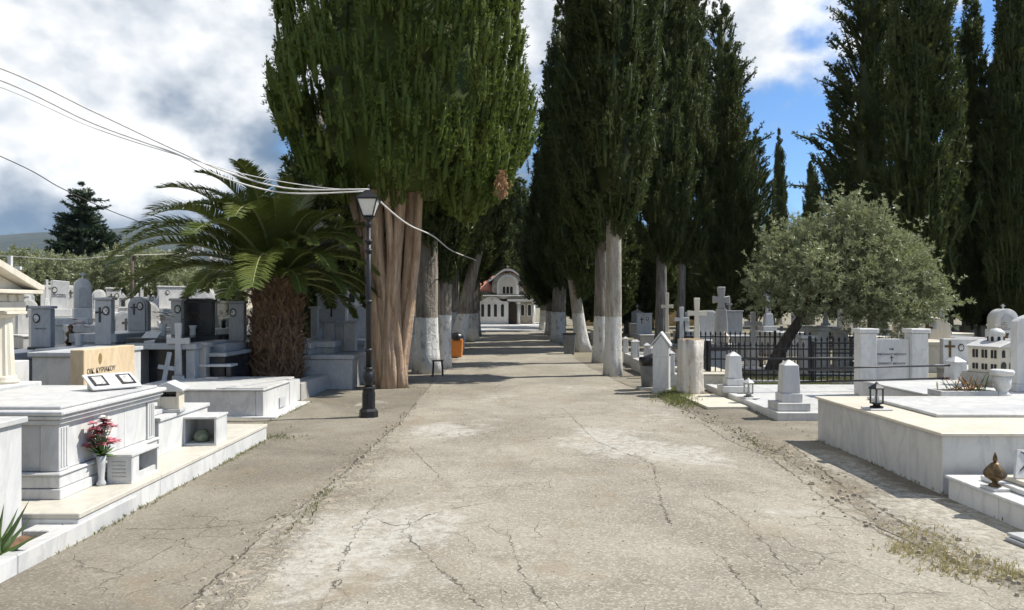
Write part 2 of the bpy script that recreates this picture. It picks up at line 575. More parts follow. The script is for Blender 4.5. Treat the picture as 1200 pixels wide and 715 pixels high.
M_ROAD = material('worn_road', lambda t, p, o: fn_road(t, p, o, False))
M_APRON = material('old_concrete', lambda t, p, o: fn_road(t, p, o, True))


def fn_ground(t, p, out):
    g = t.add('ShaderNodeNewGeometry').outputs['Position']
    n = t.noise(g, 0.35, 8, 0.65)
    f = t.noise(g, 9, 6, 0.7)
    col = t.mix(t.ramp(n, 0.38, 0.62), (0.24, 0.20, 0.145), (0.14, 0.135, 0.075))
    col = t.mix(t.math('MULTIPLY', t.ramp(f, 0.5, 0.8), 0.5), col, (0.36, 0.32, 0.25))
    far = t.ramp(t.noise(g, 0.004, 6, 0.6), 0.4, 0.6)
    col = t.mix(t.math('MULTIPLY', far, 0.3), col, (0.10, 0.12, 0.06))
    setp(t, p, Base_Color=col, Roughness=0.95)
    bump(t, p, f, 0.6, 0.03)


M_GROUND = material('bare_earth', fn_ground)


def fn_hill(t, p, out):
    g = t.add('ShaderNodeNewGeometry').outputs['Position']
    n = t.noise(g, 0.006, 8, 0.7)
    f = t.noise(g, 0.03, 6, 0.7)
    col = t.mix(t.ramp(n, 0.4, 0.6), (0.015, 0.028, 0.023), (0.038, 0.046, 0.036))
    col = t.mix(t.math('MULTIPLY', t.ramp(f, 0.52, 0.7), 0.6), col, (0.035, 0.05, 0.025))
    setp(t, p, Base_Color=col, Roughness=0.95)


M_HILL = material('wooded_hillside', fn_hill)


# ------------------------------------------------------------------ the setting: ground, road, aprons, hills
def sstep(a, b, x):
    t = max(0.0, min(1.0, (x - a) / (b - a)))
    return t * t * (3 - 2 * t)


def ground_z(x, y):
    return 0.95 * sstep(6.5, 17, -x) * sstep(13, 32, y) - 0.004


def build_ground():
    xs = sorted(set([-6000, -3000, -1500, -800, -400, -200, -120, -80] + [i * 2 - 50 for i in range(51)] + [60, 80, 120, 200, 400, 800, 1500, 3000, 6000]))
    ys = sorted(set([-3000, -800, -200, -60, -20, -8, -2] + [i * 2 for i in range(36)] + [80, 100, 140, 200, 300, 500, 900, 1600, 3000, 6000]))
    v, f = [], []
    for y in ys:
        for x in xs:
            v.append((x, y, ground_z(x, y)))
    nx = len(xs)
    for j in range(len(ys) - 1):
        for i in range(nx - 1):
            a = j * nx + i
            f.append((a, a + 1, a + nx + 1, a + nx))
    MB().add(v, f).obj('ground', M_GROUND, kind='structure', smooth=True)


build_ground()

CRACKS = [
    [(217, 713), (279, 657), (317, 619), (350, 598), (383, 573), (408, 552), (425, 534), (467, 498), (508, 448)],
    [(150, 622), (205, 624), (260, 620), (305, 613), (330, 603)],
    [(385, 700), (412, 636), (429, 607), (450, 586)],
    [(429, 607), (470, 622), (520, 600), (560, 592)],
    [(412, 636), (395, 668), (402, 700)],
    [(470, 622), (500, 655), (540, 690), (560, 713)],
    [(595, 628), (605, 660), (620, 690), (640, 714)],
    [(805, 487), (850, 515), (900, 537), (940, 565), (975, 595), (1015, 617), (1045, 632)],
    [(972, 560), (995, 577), (1030, 597), (1060, 617), (1100, 630), (1140, 655), (1195, 678)],
    [(845, 655), (865, 680), (890, 712)],
    [(830, 585), (870, 612), (905, 650), (930, 675)],
    [(765, 545), (775, 595), (785, 615)],
    [(900, 537), (925, 520), (972, 560)],
    [(1045, 632), (1100, 668), (1165, 705)],
    [(480, 525), (500, 545), (515, 560)],
    [(240, 486), (330, 488), (420, 490), (470, 486)],
    [(660, 480), (700, 520), (765, 545)],
]
CRW = [[G(x, y)[:2] for x, y in c] for c in CRACKS]
PALE = [(-1.15, 5.1, 0.55, 1.3, 1.0), (-0.72, 5.6, 0.55, 0.8, 0.9), (-0.35, 4.2, 0.4, 0.6, 0.5), (-0.9, 9.9, 0.75, 0.9, 0.85), (-0.35, 10.6, 0.6, 0.9, 0.55),
        (1.2, 9.0, 0.9, 1.3, 0.95), (1.9, 8.3, 0.8, 1.0, 0.85), (2.2, 11.5, 0.9, 1.8, 0.6), (3.4, 5.4, 0.55, 1.5, 1.1), (3.4, 7.6, 0.35, 1.6, 0.9), (2.2, 5.9, 0.4, 0.25, 0.7),
        (-0.3, 13.5, 1.2, 1.5, 0.5), (1.5, 15.5, 1.0, 2.0, 0.55), (2.0, 4.3, 0.5, 0.3, 0.4), (-2.4, 12.5, 0.6, 1.2, 0.6), (-2.8, 9.6, 0.5, 0.4, 0.5)]
RUB = [(-1.6, 5.0, 0.16, 3.0, 1.0), (-1.55, 8.0, 0.25, 3.0, 0.9), (3.0, 8.5, 0.3, 2.6, 1.0), (2.95, 5.6, 0.3, 1.2, 0.9), (3.1, 12, 0.3, 2, 0.6)]


def seg_sd(X, Y, poly):
    """signed distance to a polyline"""
    best = np.full(X.shape, 9.0)
    sgn = np.ones(X.shape)
    for (x0, y0), (x1, y1) in zip(poly[:-1], poly[1:]):
        ex, ey = x1 - x0, y1 - y0
        L2 = ex * ex + ey * ey
        t = np.clip(((X - x0) * ex + (Y - y0) * ey) / L2, 0, 1)
        d = np.hypot(X - x0 - t * ex, Y - y0 - t * ey)
        s = np.sign((X - x0) * ey - (Y - y0) * ex)
        m = d < best
        best = np.where(m, d, best)
        sgn = np.where(m, s, sgn)
    return best, sgn


def patch_mesh(name, xs, ys, zf, mat, left=None, right=None):
    X, Y = np.meshgrid(np.array(xs), np.array(ys))
    rng = np.random.default_rng(len(xs))
    if left is not None:
        lx, rx = left(Y), right(Y)
        u = (X - xs[0]) / (xs[-1] - xs[0])
        X = lx + (rx - lx) * u
    Z = zf(X, Y)
    B = np.full(X.shape, 9.0)
    S = np.ones(X.shape)
    for c in CRW:
        b, s = seg_sd(X, Y, c)
        m = b < B
        B = np.where(m, b, B)
        S = np.where(m, s, S)
    crack = B * S
    # beyond half a grid step the sign may flip between cracks; keep it large there
    crack = np.where(B > 0.3, 0.5, crack)
    pale = np.zeros(X.shape)
    for cx, cy, rx_, ry_, a in PALE:
        pale = np.maximum(pale, a * np.exp(-((X - cx) / rx_) ** 2 - ((Y - cy) / ry_) ** 2))
    rub = np.zeros(X.shape)
    for cx, cy, rx_, ry_, a in RUB:
        rub = np.maximum(rub, a * np.exp(-((X - cx) / rx_) ** 2 - ((Y - cy) / ry_) ** 2))
    ny, nx = X.shape
    me = bpy.data.meshes.new(name)
    V = np.stack([X, Y, Z], -1).reshape(-1, 3)
    idx = np.arange(nx * ny).reshape(ny, nx)
    Q = np.stack([idx[:-1, :-1], idx[:-1, 1:], idx[1:, 1:], idx[1:, :-1]], -1).reshape(-1, 4)
    me.from_pydata(V.tolist(), [], Q.tolist())
    for nm, arr in (('crack', crack), ('pale', pale), ('rubble', rub)):
        a = me.attributes.new(nm, 'FLOAT', 'POINT')
        a.data.foreach_set('value', arr.astype(np.float32).ravel())
    me.polygons.foreach_set('use_smooth', [True] * len(me.polygons))
    me.materials.append(mat)
    return link(name, me, kind='structure')


def steps(a, b, near, grow):
    out, s = [a], near
    while out[-1] < b:
        out.append(out[-1] + s)
        if out[-1] > 12:
            s *= grow
    return out


def wob(y, ph, amp):
    return amp * (np.sin(y * 1.7 + ph) + 0.6 * np.sin(y * 4.1 + ph * 2.3) + 0.4 * np.sin(y * 9.7 + ph * 0.7))


YS = steps(-3.0, 63.0, 0.06, 1.06)
LW, RW = np.array(CRW[0]), np.array(CRW[7])


def left_edge(y):
    return np.interp(y, LW[:, 1], LW[:, 0]) * (y < 16) + (y >= 16) * -1.72 + wob(y, 0.4, 0.02)


def right_edge(y):
    return np.interp(y, [-3, 4, 5.5, 7, 9, 11, 14, 18, 22, 70], [3.0, 2.95, 2.75, 2.9, 2.9, 2.75, 2.6, 2.2, 2.05, 2.0]) + wob(y, 2.1, 0.03)


def road_z(X, Y):
    return 0.014 + 0.006 * np.sin(X * 2.1 + 0.7) * np.sin(Y * 0.9) + 0.004 * np.sin(X * 5.3 + Y * 3.1)


def apron_z(X, Y):
    return 0.012 + 0.006 * np.sin(X * 2.7 + 1.7) * np.sin(Y * 1.3 + 0.5) + 0.004 * np.sin(X * 6.1 - Y * 2.7)


patch_mesh('road', np.linspace(0, 1, 76), YS, road_z, M_ROAD, left_edge, right_edge)
patch_mesh('left_concrete_apron', np.linspace(0, 1, 66), [y for y in YS if y < 24], apron_z, M_APRON, lambda y: y * 0 - 6.6, lambda y: left_edge(y) + 0.012)
patch_mesh('right_concrete_apron', np.linspace(0, 1, 60), [y for y in YS if y < 24], apron_z, M_APRON, lambda y: right_edge(y) - 0.012, lambda y: y * 0 + 7.5)


def build_hills():
    rnd = random.Random(4)
    v, f = [], []
    xs = np.linspace(-5200, 5200, 120)
    ds = [1000, 1150, 1300, 1500, 1750, 2000, 2300, 2600, 3000, 3500, 4200]
    for d in ds:
        for x in xs:
            u = (d - 1000) / 2000
            ridge = 318 + 22 * math.sin(x * 0.0011 + 1) + 12 * math.sin(x * 0.0043) + 6 * math.sin(x * 0.011 + 2) - 45 * sstep(-1400, 200, x)
            z = ridge * sstep(0, 1, u) * (1 - 0.5 * sstep(1, 1.6, u)) + 10 * math.sin(x * 0.006 + d * 0.004) * sstep(0, 0.3, u) - 6
            v.append((x, d, z))
    nx = len(xs)
    for j in range(len(ds) - 1):
        for i in range(nx - 1):
            a = j * nx + i
            f.append((a, a + 1, a + nx + 1, a + nx))
    MB().add(v, f).obj('hills', M_HILL, kind='structure', smooth=True)

    def hz(x, d):
        u = (d - 1000) / 2000
        ridge = 318 + 22 * math.sin(x * 0.0011 + 1) + 12 * math.sin(x * 0.0043) + 6 * math.sin(x * 0.011 + 2) - 45 * sstep(-1400, 200, x)
        return ridge * sstep(0, 1, u) + 10 * math.sin(x * 0.006 + d * 0.004) * sstep(0, 0.3, u) - 6
    mb = MB()
    for _ in range(330):
        d = rnd.uniform(1250, 2050)
        px = rnd.gauss(255, 40)
        x = (px - 600) * d / F
        w, h, l = rnd.uniform(7, 16), rnd.uniform(4, 9), rnd.uniform(7, 14)
        z = hz(x, d)
        mb.box(x - w / 2, x + w / 2, d - l / 2, d + l / 2, z - 6, z + h)
    o = mb.obj('hillside_town', M_STONEW, kind='stuff')
    tag(o, 'pale houses of a distant town spread over the hillside left', 'town')


build_hills()

# ------------------------------------------------------------------ generic shape pieces
def cross_poly(h, w, t, arm_z, flare=0.0):
    a = t / 2
    return [(-a - flare, 0), (a + flare, 0), (a, arm_z - a), (w / 2, arm_z - a - flare), (w / 2, arm_z + a + flare), (a, arm_z + a), (a + flare, h), (-a - flare, h), (-a, arm_z + a), (-w / 2, arm_z + a + flare), (-w / 2, arm_z - a - flare), (-a, arm_z - a)]


def arch_poly(w, h, n=12, rise=None):
    r = w / 2
    rise = r if rise is None else rise
    pts = [(-r, 0), (r, 0)]
    for k in range(n + 1):
        a = math.pi * k / n
        pts.append((r * math.cos(a), h - rise + rise * math.sin(a)))
    return pts


def shift(poly, dx, dz):
    return [(x + dx, z + dz) for x, z in poly]


def oval_poly(w, h, n=14):
    return [(w / 2 * math.cos(2 * math.pi * k / n), h / 2 * math.sin(2 * math.pi * k / n)) for k in range(n)]


def text_part(txt, size, mat, parent, loc, rot=(math.pi / 2, 0, 0), depth=0.003, spacing=1.0, name='inscription'):
    cu = bpy.data.curves.new('inscription', 'FONT')
    cu.body = txt
    cu.size = size
    cu.align_x = 'CENTER'
    cu.align_y = 'CENTER'
    cu.extrude = depth
    cu.space_line = spacing
    cu.resolution_u = 2
    tmp = bpy.data.objects.new('tmp', cu)
    COL.objects.link(tmp)
    dg = bpy.context.evaluated_depsgraph_get()
    me = bpy.data.meshes.new_from_object(tmp.evaluated_get(dg))
    bpy.data.objects.remove(tmp)
    bpy.data.curves.remove(cu)
    me.name = 'inscription'
    me.materials.clear()
    me.materials.append(mat)
    o = link(name, me, parent, loc)
    o.rotation_euler = rot
    return o


# ------------------------------------------------------------------ trees
def interp_prof(prof, z):
    return np.interp(z, [p[0] for p in prof], [p[1] for p in prof])


def plume_crown(name, prof, nplume, tufts, mat, seed, plen=(1.0, 2.2), prad=(0.22, 0.42), tilt=0.25, tilt_var=0.12, L=0.16, W=0.035, nb=5,
                core=0.55, jut=0.0, lean_in=0.85, fan=None, gap=0.0, spread=0.38, pcore=0.85, rvar=0.19, lump_a=1.0):
    """crown made of many upright plumes set over a surface of revolution (prof = [(z, r)...])"""
    rng = np.random.default_rng(seed)
    z0, z1 = prof[0][0], prof[-1][0]
    zs = np.linspace(z0, z1, 200)
    wgt = interp_prof(prof, zs) + 0.12
    wgt /= wgt.sum()
    zc = rng.choice(zs, nplume, p=wgt) + rng.uniform(-0.1, 0.1, nplume)
    th = rng.uniform(0, 2 * np.pi, nplume)
    if gap:
        keep = (np.sin(th * 3 + zc * 1.3) + np.sin(zc * 2.9 + th)) > -2 + gap * 2
        zc, th = zc[keep], th[keep]
        nplume = len(zc)
    lump = 1 + lump_a * (0.10 * np.sin(3 * th + zc * 0.7 + seed) + 0.08 * np.sin(5 * th - zc * 1.1) + 0.05 * np.sin(2 * th + zc * 2.3))
    r = interp_prof(prof, zc) * lean_in * lump * np.where(rng.random(nplume) < 0.75, rng.uniform(1.05 - rvar, 1.05, nplume), rng.uniform(0.35, 0.9, nplume))
    if jut:
        r *= 1 + jut * (rng.random(nplume) ** 3) * rng.choice([0, 1], nplume, p=[0.55, 0.45])
    rad = np.stack([np.cos(th), np.sin(th), np.zeros(nplume)], 1)
    tl = tilt + tilt_var * rng.normal(size=nplume)
    ax = rad * np.sin(tl)[:, None] + np.array([0, 0, 1.0]) * np.cos(tl)[:, None]
    if fan is not None:
        ax = norm(norm(rad * r[:, None] + np.array([0, 0, 1.0]) * (zc - fan)[:, None]) + 0.10 * rng.normal(size=(nplume, 3)) + np.array([0, 0, 0.45]))
    ln = rng.uniform(plen[0], plen[1], nplume)
    pr = rng.uniform(prad[0], prad[1], nplume)
    # short plumes near the tip
    tip = np.clip((z1 - zc) / (0.18 * (z1 - z0)), 0.25, 1)
    ln *= tip
    pr *= 0.5 + 0.5 * tip
    C = rad * r[:, None] + np.array([0, 0, 1.0]) * zc[:, None]
    C = C - ax * (ln * 0.35)[:, None]
    n = nplume * tufts
    ip = np.repeat(np.arange(nplume), tufts)
    s = rng.beta(1.25, 1.25, n)
    prof_r = np.sin(np.pi * np.clip(s, 0.02, 1) ** 0.75) ** 0.8 * (1 - 0.5 * rng.random(n) ** 2.2)
    ph = rng.uniform(0, 2 * np.pi, n)
    A = ax[ip]
    U = norm(np.cross(A, np.array([0.31, 0.17, 0.2]) + rng.normal(size=(nplume, 3))[ip] * 0.3))
    Vv = np.cross(A, U)
    out = U * np.cos(ph)[:, None] + Vv * np.sin(ph)[:, None]
    P = C[ip] + A * (s * ln[ip])[:, None] + out * (prof_r * pr[ip])[:, None]
    D = norm(A * 0.9 + out * 0.55 + np.array([0, 0, 0.25]))
    V = blades(P, D, L, W, nb, spread, rng)
    tint = np.repeat(np.clip(rng.normal(0.42, 0.2, n) + np.repeat(rng.normal(0, 0.26, nplume), tufts), 0, 1), nb * 4)
    extra = None
    if core:
        mb = MB()
        for i in range(nplume):      # solid heart of every plume, added to block light through the crown
            a_ = Vector(ax[i]); u_ = a_.orthogonal().normalized(); w_ = a_.cross(u_); c_ = Vector(C[i])
            vs = []
            for s_, q_ in ((0.06, 0.45), (0.3, 0.84), (0.58, 0.78), (0.84, 0.42)):
                for k_ in range(5):
                    an = k_ * 1.2566 + s_ * 2.0
                    rr_ = q_ * pr[i] * pcore * (0.8 + 0.35 * ((i * 7 + k_ * 3) % 5) / 4)
                    vs.append(c_ + a_ * (s_ * ln[i]) + (u_ * math.cos(an) + w_ * math.sin(an)) * rr_)
            vs += [c_, c_ + a_ * ln[i] * 0.98]
            fs = []
            for r_ in range(3):
                for k_ in range(5):
                    fs.append((r_ * 5 + k_, r_ * 5 + (k_ + 1) % 5, r_ * 5 + 5 + (k_ + 1) % 5, r_ * 5 + 5 + k_))
            for k_ in range(5):
                fs.append((20, (k_ + 1) % 5, k_))
                fs.append((21, 15 + k_, 15 + (k_ + 1) % 5))
            mb.add(vs, fs)
        segs = 11
        zz = [z0 + (z1 - z0) * t for t in (0.02, 0.08, 0.2, 0.35, 0.5, 0.65, 0.8, 0.92)]
        prf = [(max(0.03, float(interp_prof(prof, z)) * core), z) for z in zz]
        mb.lathe(prf, 0, 0, segs, 0.18)  # closed inner body added to keep light from passing through
        extra = (mb.v, mb.f)
    return np_mesh(name, V, 4, mat, tint, extra)


def trunk_pts(h, lean=(0, 0), bend=0.0, n=12, seed=0):
    rnd = random.Random(seed)
    a, b = rnd.uniform(0, 6), rnd.uniform(0, 6)
    out = []
    for i in range(n):
        t = i / (n - 1)
        out.append((lean[0] * t + bend * math.sin(t * 3 + a) * t, lean[1] * t + bend * math.sin(t * 2.4 + b) * t, -0.05 + h * t))
    return out


def trunk_mesh(name, h, r0, r1, mat, seed, lean=(0, 0), flare=1.25, bend=0.07, ridge=0.065):
    pts = trunk_pts(h, lean, bend, 14, seed)
    rad = [(r0 + (r1 - r0) * i / 13) * (1 + (flare - 1) * math.exp(-i * 1.1)) for i in range(14)]
    return MB().tube(pts, rad, 26, ridge, 5, seed).mesh(name, mat, True)


# -- the broad many-stemmed cypress beside the lamp post
def big_cypress():
    X, D = -2.42, 15.15
    t = thing('cypress_tree', 'broad cypress with tan fluted trunk and huge rounded green crown behind the lamp post', 'tree', (X, D, 0), 0, 'cypress trees of the avenue')
    rnd = random.Random(3)
    mb = MB()
    spots = [(0.0, 0.0, 0.26), (-0.27, -0.12, 0.19), (0.25, -0.10, 0.18), (-0.10, -0.26, 0.20), (0.13, -0.27, 0.17), (-0.22, 0.2, 0.2), (0.24, 0.2, 0.19), (0.36, -0.22, 0.10), (-0.38, -0.05, 0.11), (0.02, -0.36, 0.10)]
    for i, (sx, sy, r) in enumerate(spots):
        pts, rad = [], []
        a, b = rnd.uniform(0, 6), rnd.uniform(0, 6)
        for k in range(15):
            z = -0.05 + 5.6 * k / 14
            g = 0.58 + 0.37 * max(0, z - 0.3) + 0.03 * max(0, z - 3) ** 2
            wv = 0.05 * math.sin(z * 1.6 + a)
            pts.append((sx * g + wv - 0.02 * z, sy * g + 0.05 * math.sin(z * 1.3 + b), z))
            rad.append(r * 0.80 * (1.0 - 0.05 * z) * (1.18 if k == 0 else 1.06 if k == 1 else 1))
        mb.tube(pts, rad, 22, 0.09, 4, i)
    mb.obj('trunk', M_BARK_TAN, t, True)
    prof = [(3.75, 1.2), (4.05, 1.85), (4.5, 2.22), (5.1, 2.4), (5.8, 2.43), (6.8, 2.38), (8.0, 2.28), (9.5, 2.0), (11, 1.6), (12.5, 1.0), (13.6, 0.25)]
    me = plume_crown('crown', prof, 2800, 22, M_CYP, 11, (0.35, 0.75), (0.09, 0.15), L=0.085, W=0.019, nb=5, core=0.70, lean_in=1.0, fan=-1.0, spread=0.5, pcore=0.56, rvar=0.10)
    cr = link('crown', me, t, (0.24, 0, 0))
    cr.scale = (0.94, 0.94, 1.0)
    # low skirt of foliage hanging on the road side
    sk = plume_crown('low_skirt', [(3.3, 0.3), (3.6, 0.65), (4.3, 0.9), (5.2, 0.5)], 240, 27, M_CYP, 5, (0.4, 0.9), (0.08, 0.15), L=0.10, W=0.02, nb=5, core=0.5, spread=0.36, pcore=0.6)
    link('foliage_skirt', sk, t, (1.55, -0.5, 0.25))
    rng = np.random.default_rng(2)
    n = 300
    zz = rng.random(n)
    P = np.stack([rng.normal(0, 1, n) * 0.062 * np.sin(np.pi * (0.15 + zz * 0.8)), rng.normal(0, 1, n) * 0.055 * np.sin(np.pi * (0.15 + zz * 0.8)), zz * 0.5], 1)
    V = blades(P, np.tile([0.1, -0.1, -1.0], (n, 1)), 0.09, 0.016, 4, 0.35, rng)
    o = link('dead_branch', np_mesh('dead_branch', V, 4, M_DEAD, np.full(len(V), 0.5)), t, (2.22, -1.0, 3.78))
    o['label'] = 'withered orange foliage hanging under the crown'
    return t


big_cypress()

CROWN_A = plume_crown('crown', [(3.4, 0.35), (4.2, 0.95), (5.5, 1.25), (8, 1.36), (11, 1.22), (14, 0.95), (16.5, 0.5), (18, 0.08)], 1250, 22, M_CYPD, 21, (0.45, 1.0), (0.09, 0.19), L=0.14, W=0.03, nb=5, core=0.5, jut=0.4, spread=0.5, pcore=0.5, tilt=0.35, tilt_var=0.22, gap=0.2, lump_a=1.9)
CROWN_B = plume_crown('crown', [(2.4, 0.3), (3.6, 0.95), (6, 1.1), (9, 0.95), (12, 0.6), (14, 0.3), (15, 0.05)], 900, 20, M_CYPD, 22, (0.45, 1.05), (0.09, 0.18), L=0.15, W=0.033, nb=5, core=0.5, jut=0.3, tilt=0.28, tilt_var=0.2, spread=0.5, pcore=0.5, gap=0.1, lump_a=1.6)
CROWN_C = plume_crown('crown', [(1.2, 0.7), (2.5, 1.6), (5, 2.1), (8, 2.1), (11, 1.8), (14, 1.3), (17, 0.8), (19, 0.15)], 640, 34, M_CYPD, 23, (0.7, 1.9), (0.10, 0.21), L=0.17, W=0.038, nb=5, core=0.34, jut=0.75, tilt=0.75, tilt_var=0.3, gap=0.25, pcore=0.5)
CROWN_D = plume_crown('crown', [(1.0, 0.6), (2.0, 1.5), (4, 1.9), (6, 1.6), (8, 1.0), (9.6, 0.2)], 620, 20, M_CYPD, 24, (0.6, 1.2), (0.14, 0.26), L=0.2, W=0.05, nb=5, core=0.6, jut=0.3, tilt=0.45, pcore=0.6)
CROWN_L = plume_crown('crown', [(3.3, 0.4), (4.0, 1.2), (5.2, 1.8), (7.5, 2.0), (10.5, 1.7), (13.5, 1.1), (15.5, 0.4), (16, 0.1)], 1500, 20, M_CYPD, 25, (0.45, 1.05), (0.10, 0.2), L=0.14, W=0.03, nb=5, core=0.62, jut=0.25, fan=0.5, spread=0.5, pcore=0.5, lump_a=1.5)
CR = {'A': CROWN_A, 'B': CROWN_B, 'C': CROWN_C, 'D': CROWN_D, 'L': CROWN_L}
TRUNKS = {
    'w': [trunk_mesh('trunk', 7, 0.27, 0.16, M_BARK_W, 1), trunk_mesh('trunk', 7, 0.25, 0.15, M_BARK_W, 2, (0.25, 0.1))],
    'p': [trunk_mesh('trunk', 7, 0.25, 0.17, M_BARK_PALE, 3, (-0.12, 0), 1.18)],
    'g': [trunk_mesh('trunk', 8, 0.24, 0.14, M_BARK_G, 4), trunk_mesh('trunk', 8, 0.2, 0.12, M_BARK_G, 5, (0.3, 0.2))],
    'lean': [trunk_mesh('trunk', 6, 0.24, 0.16, M_BARK_W, 6, (1.3, 0.3)), trunk_mesh('trunk', 6, 0.24, 0.16, M_BARK_PALE, 7, (-0.75, 0.3), 1.5)],
    'hero': [trunk_mesh('trunk', 6.5, 0.255, 0.2, M_BARK_PALE, 8, (0.05, 0), 1.25, 0.08)],
}


def cyp(X, D, kind, tk, ti, label, sx=1.0, sz=1.0, rz=0.0, group='cypress trees of the avenue', name='cypress_tree', coff=(0, 0, 0), ts=1.0):
    t = thing(name, label, 'tree', (X, D, ground_z(X, D) if X < -5 else 0), rz, group)
    tr = link('trunk', TRUNKS[tk][ti], t)
    tr.rotation_euler = (0, 0, -rz)
    tr.scale = (ts, ts, 1.0)
    c = link('crown', CR[kind], t, coff)
    c.scale = (sx, sx, sz)
    return t


# left row
t2 = cyp(-2.13, 18.5, 'L', 'w', 0, 'cypress with thick whitewashed trunk just behind the broad tan-trunked cypress', 1.0, 0.98, 0.5, ts=1.12)
cyp(-1.86, 19.9, 'B', 'w', 1, 'slimmer whitewashed cypress pressed against its thick whitewashed neighbour on the left', 1.0, 1.0, 2.0, ts=0.8)
cyp(-2.05, 26.5, 'L', 'lean', 0, 'leaning dark-stemmed cypress right beside the orange bin', 0.95, 0.95, 1.1, coff=(0, 0, 0))
cyp(-2.35, 29.5, 'L', 'w', 0, 'whitewashed cypress directly behind the leaning one on the left of the road', 0.9, 0.9, 3.1)
cyp(-1.95, 35.5, 'A', 'w', 1, 'whitewashed cypress fifth along the left side of the road', 1.1, 0.85, 4.0, ts=1.2)
cyp(-2.1, 43, 'A', 'w', 0, 'distant whitewashed cypress on the left of the road before the chapel', 1.15, 0.8, 5.0, coff=(0, 0, 0.4))
cyp(-3.6, 53, 'A', 'w', 1, 'farthest left cypress whose crown hangs beside the chapel front', 1.25, 0.8, 0.7)
# right row
cyp(2.42, 17.8, 'A', 'hero', 0, 'cypress with tall pale bare trunk nearest the road on the right', 0.82, 1.03, 0.3, ts=0.76)
cyp(2.62, 21.9, 'A', 'w', 0, 'whitewashed cypress second along the right side of the road', 0.86, 1.0, 2.2, ts=0.84)
cyp(2.62, 27.4, 'B', 'lean', 1, 'cypress with pale trunk flaring out at its foot third along the right', 1.0, 0.85, 1.2)
cyp(2.12, 34, 'B', 'w', 0, 'slender spire cypress rising over the road on the right', 0.9, 1.02, 4.4, ts=1.2)
cyp(2.35, 37.5, 'L', 'w', 1, 'whitewashed cypress just behind the slender spire cypress', 0.75, 0.8, 5.2, ts=1.2)
cyp(2.25, 44, 'B', 'w', 0, 'small far cypress sixth along the right side of the road', 1.3, 0.8, 0.2)
cyp(2.1, 51, 'B', 'w', 1, 'far cypress standing right of the chapel forecourt', 1.4, 0.75, 1.5)
cyp(2.75, 58.5, 'B', 'g', 0, 'farthest right cypress against the right corner of the chapel', 1.5, 0.85, 2.5)

# trees on the right behind the row
GR = 'dark cypresses on the right behind the graves'
cyp(PX(775, 30), 30, 'A', 'g', 0, 'dark grey-trunked cypress close behind the avenue row on the right', 0.95, 1.05, 0.2, GR)
cyp(PX(797, 34), 34, 'A', 'g', 1, 'cypress with straight pale grey trunk left of the column monument', 1.0, 1.1, 1.2, GR)
cyp(PX(845, 44), 44, 'C', 'g', 0, 'ragged open-branched cypress towering above the column monument', 0.85, 1.08, 2.2, GR)
cyp(PX(853, 37), 37, 'B', 'g', 0, 'narrow cypress with thin trunk just behind the column monument', 1.05, 0.98, 3.2, GR, ts=0.7)
cyp(PX(884, 47), 47, 'C', 'g', 1, 'lower ragged cypress left of the olive tree crown', 0.62, 0.68, 4.2, GR)
cyp(PX(913, 72), 72, 'B', 'g', 0, 'lone pointed cypress spire against the sky left of the olive', 0.78, 1.25, 5.2, GR)
cyp(PX(952, 70), 70, 'B', 'g', 1, 'shorter pointed cypress spire against the sky above the olive', 0.95, 1.06, 0.9, GR)
cyp(PX(1022, 36), 36, 'C', 'g', 0, 'wide ragged cypress with long branches reaching left into blue sky', 1.0, 1.1, 2.9, GR)
cyp(PX(1000, 44), 44, 'C', 'g', 1, 'ragged dark cypress behind the wide branching one right of centre', 0.8, 0.75, 0.4, GR)
cyp(PX(1080, 31), 31, 'B', 'g', 0, 'tall dense columnar cypress right of the wide branching one', 1.3, 1.5, 1.9, GR, coff=(0, 0, -2.6))
cyp(PX(1112, 40), 40, 'D', 'g', 1, 'dark bushy cypress filling the gap between two tall columns right', 1.0, 1.05, 2.9, GR)
cyp(PX(1137, 34), 34, 'B', 'g', 1, 'second tall columnar cypress from the right edge', 1.0, 1.22, 3.9, GR, coff=(0, 0, -2.0))
cyp(PX(1184, 32), 32, 'B', 'g', 0, 'tall columnar cypress nearest the right edge of view', 1.0, 1.28, 4.9, GR, coff=(0, 0, -2.0))
cyp(PX(1235, 33), 33, 'C', 'g', 1, 'dark ragged cypress cut off by the right edge of view', 1.0, 0.95, 5.5, GR)
rnd = random.Random(9)
for i, (px, d, lab) in enumerate([
        (705, 40, 'bushy dark cypress behind the right avenue trunks'), (735, 46, 'bushy cypress behind the white gabled pillar'),
        (762, 54, 'dark bushy cypress far behind the grey bin'), (820, 58, 'bushy cypress far behind the tree stump'),
        (862, 60, 'bushy cypress far behind the column monument'), (905, 62, 'bushy cypress in the dark behind the olive trunk'),
        (945, 58, 'bushy cypress hidden behind the left half of the olive crown'), (985, 54, 'bushy cypress behind the middle of the olive crown'),
        (1025, 50, 'bushy cypress behind the right half of the olive crown'), (1062, 46, 'bushy cypress behind the pale vaulted tomb'),
        (1098, 44, 'bushy cypress right of the pale vaulted tomb'), (1150, 42, 'bushy cypress behind the small church model'),
        (1195, 40, 'bushy cypress low at the right edge behind the tall stele'), (683, 56, 'bushy cypress deep between the right avenue trunks'),
        (660, 68, 'bushy cypress beyond the chapel on its right'), (1240, 44, 'bushy cypress just outside the right edge')]):
    cyp(PX(px, d), d, 'D', 'g', i % 2, lab, rnd.uniform(0.95, 1.2), rnd.uniform(0.75, 0.95), rnd.uniform(0, 6), GR)
GL = 'dark trees behind the left row'
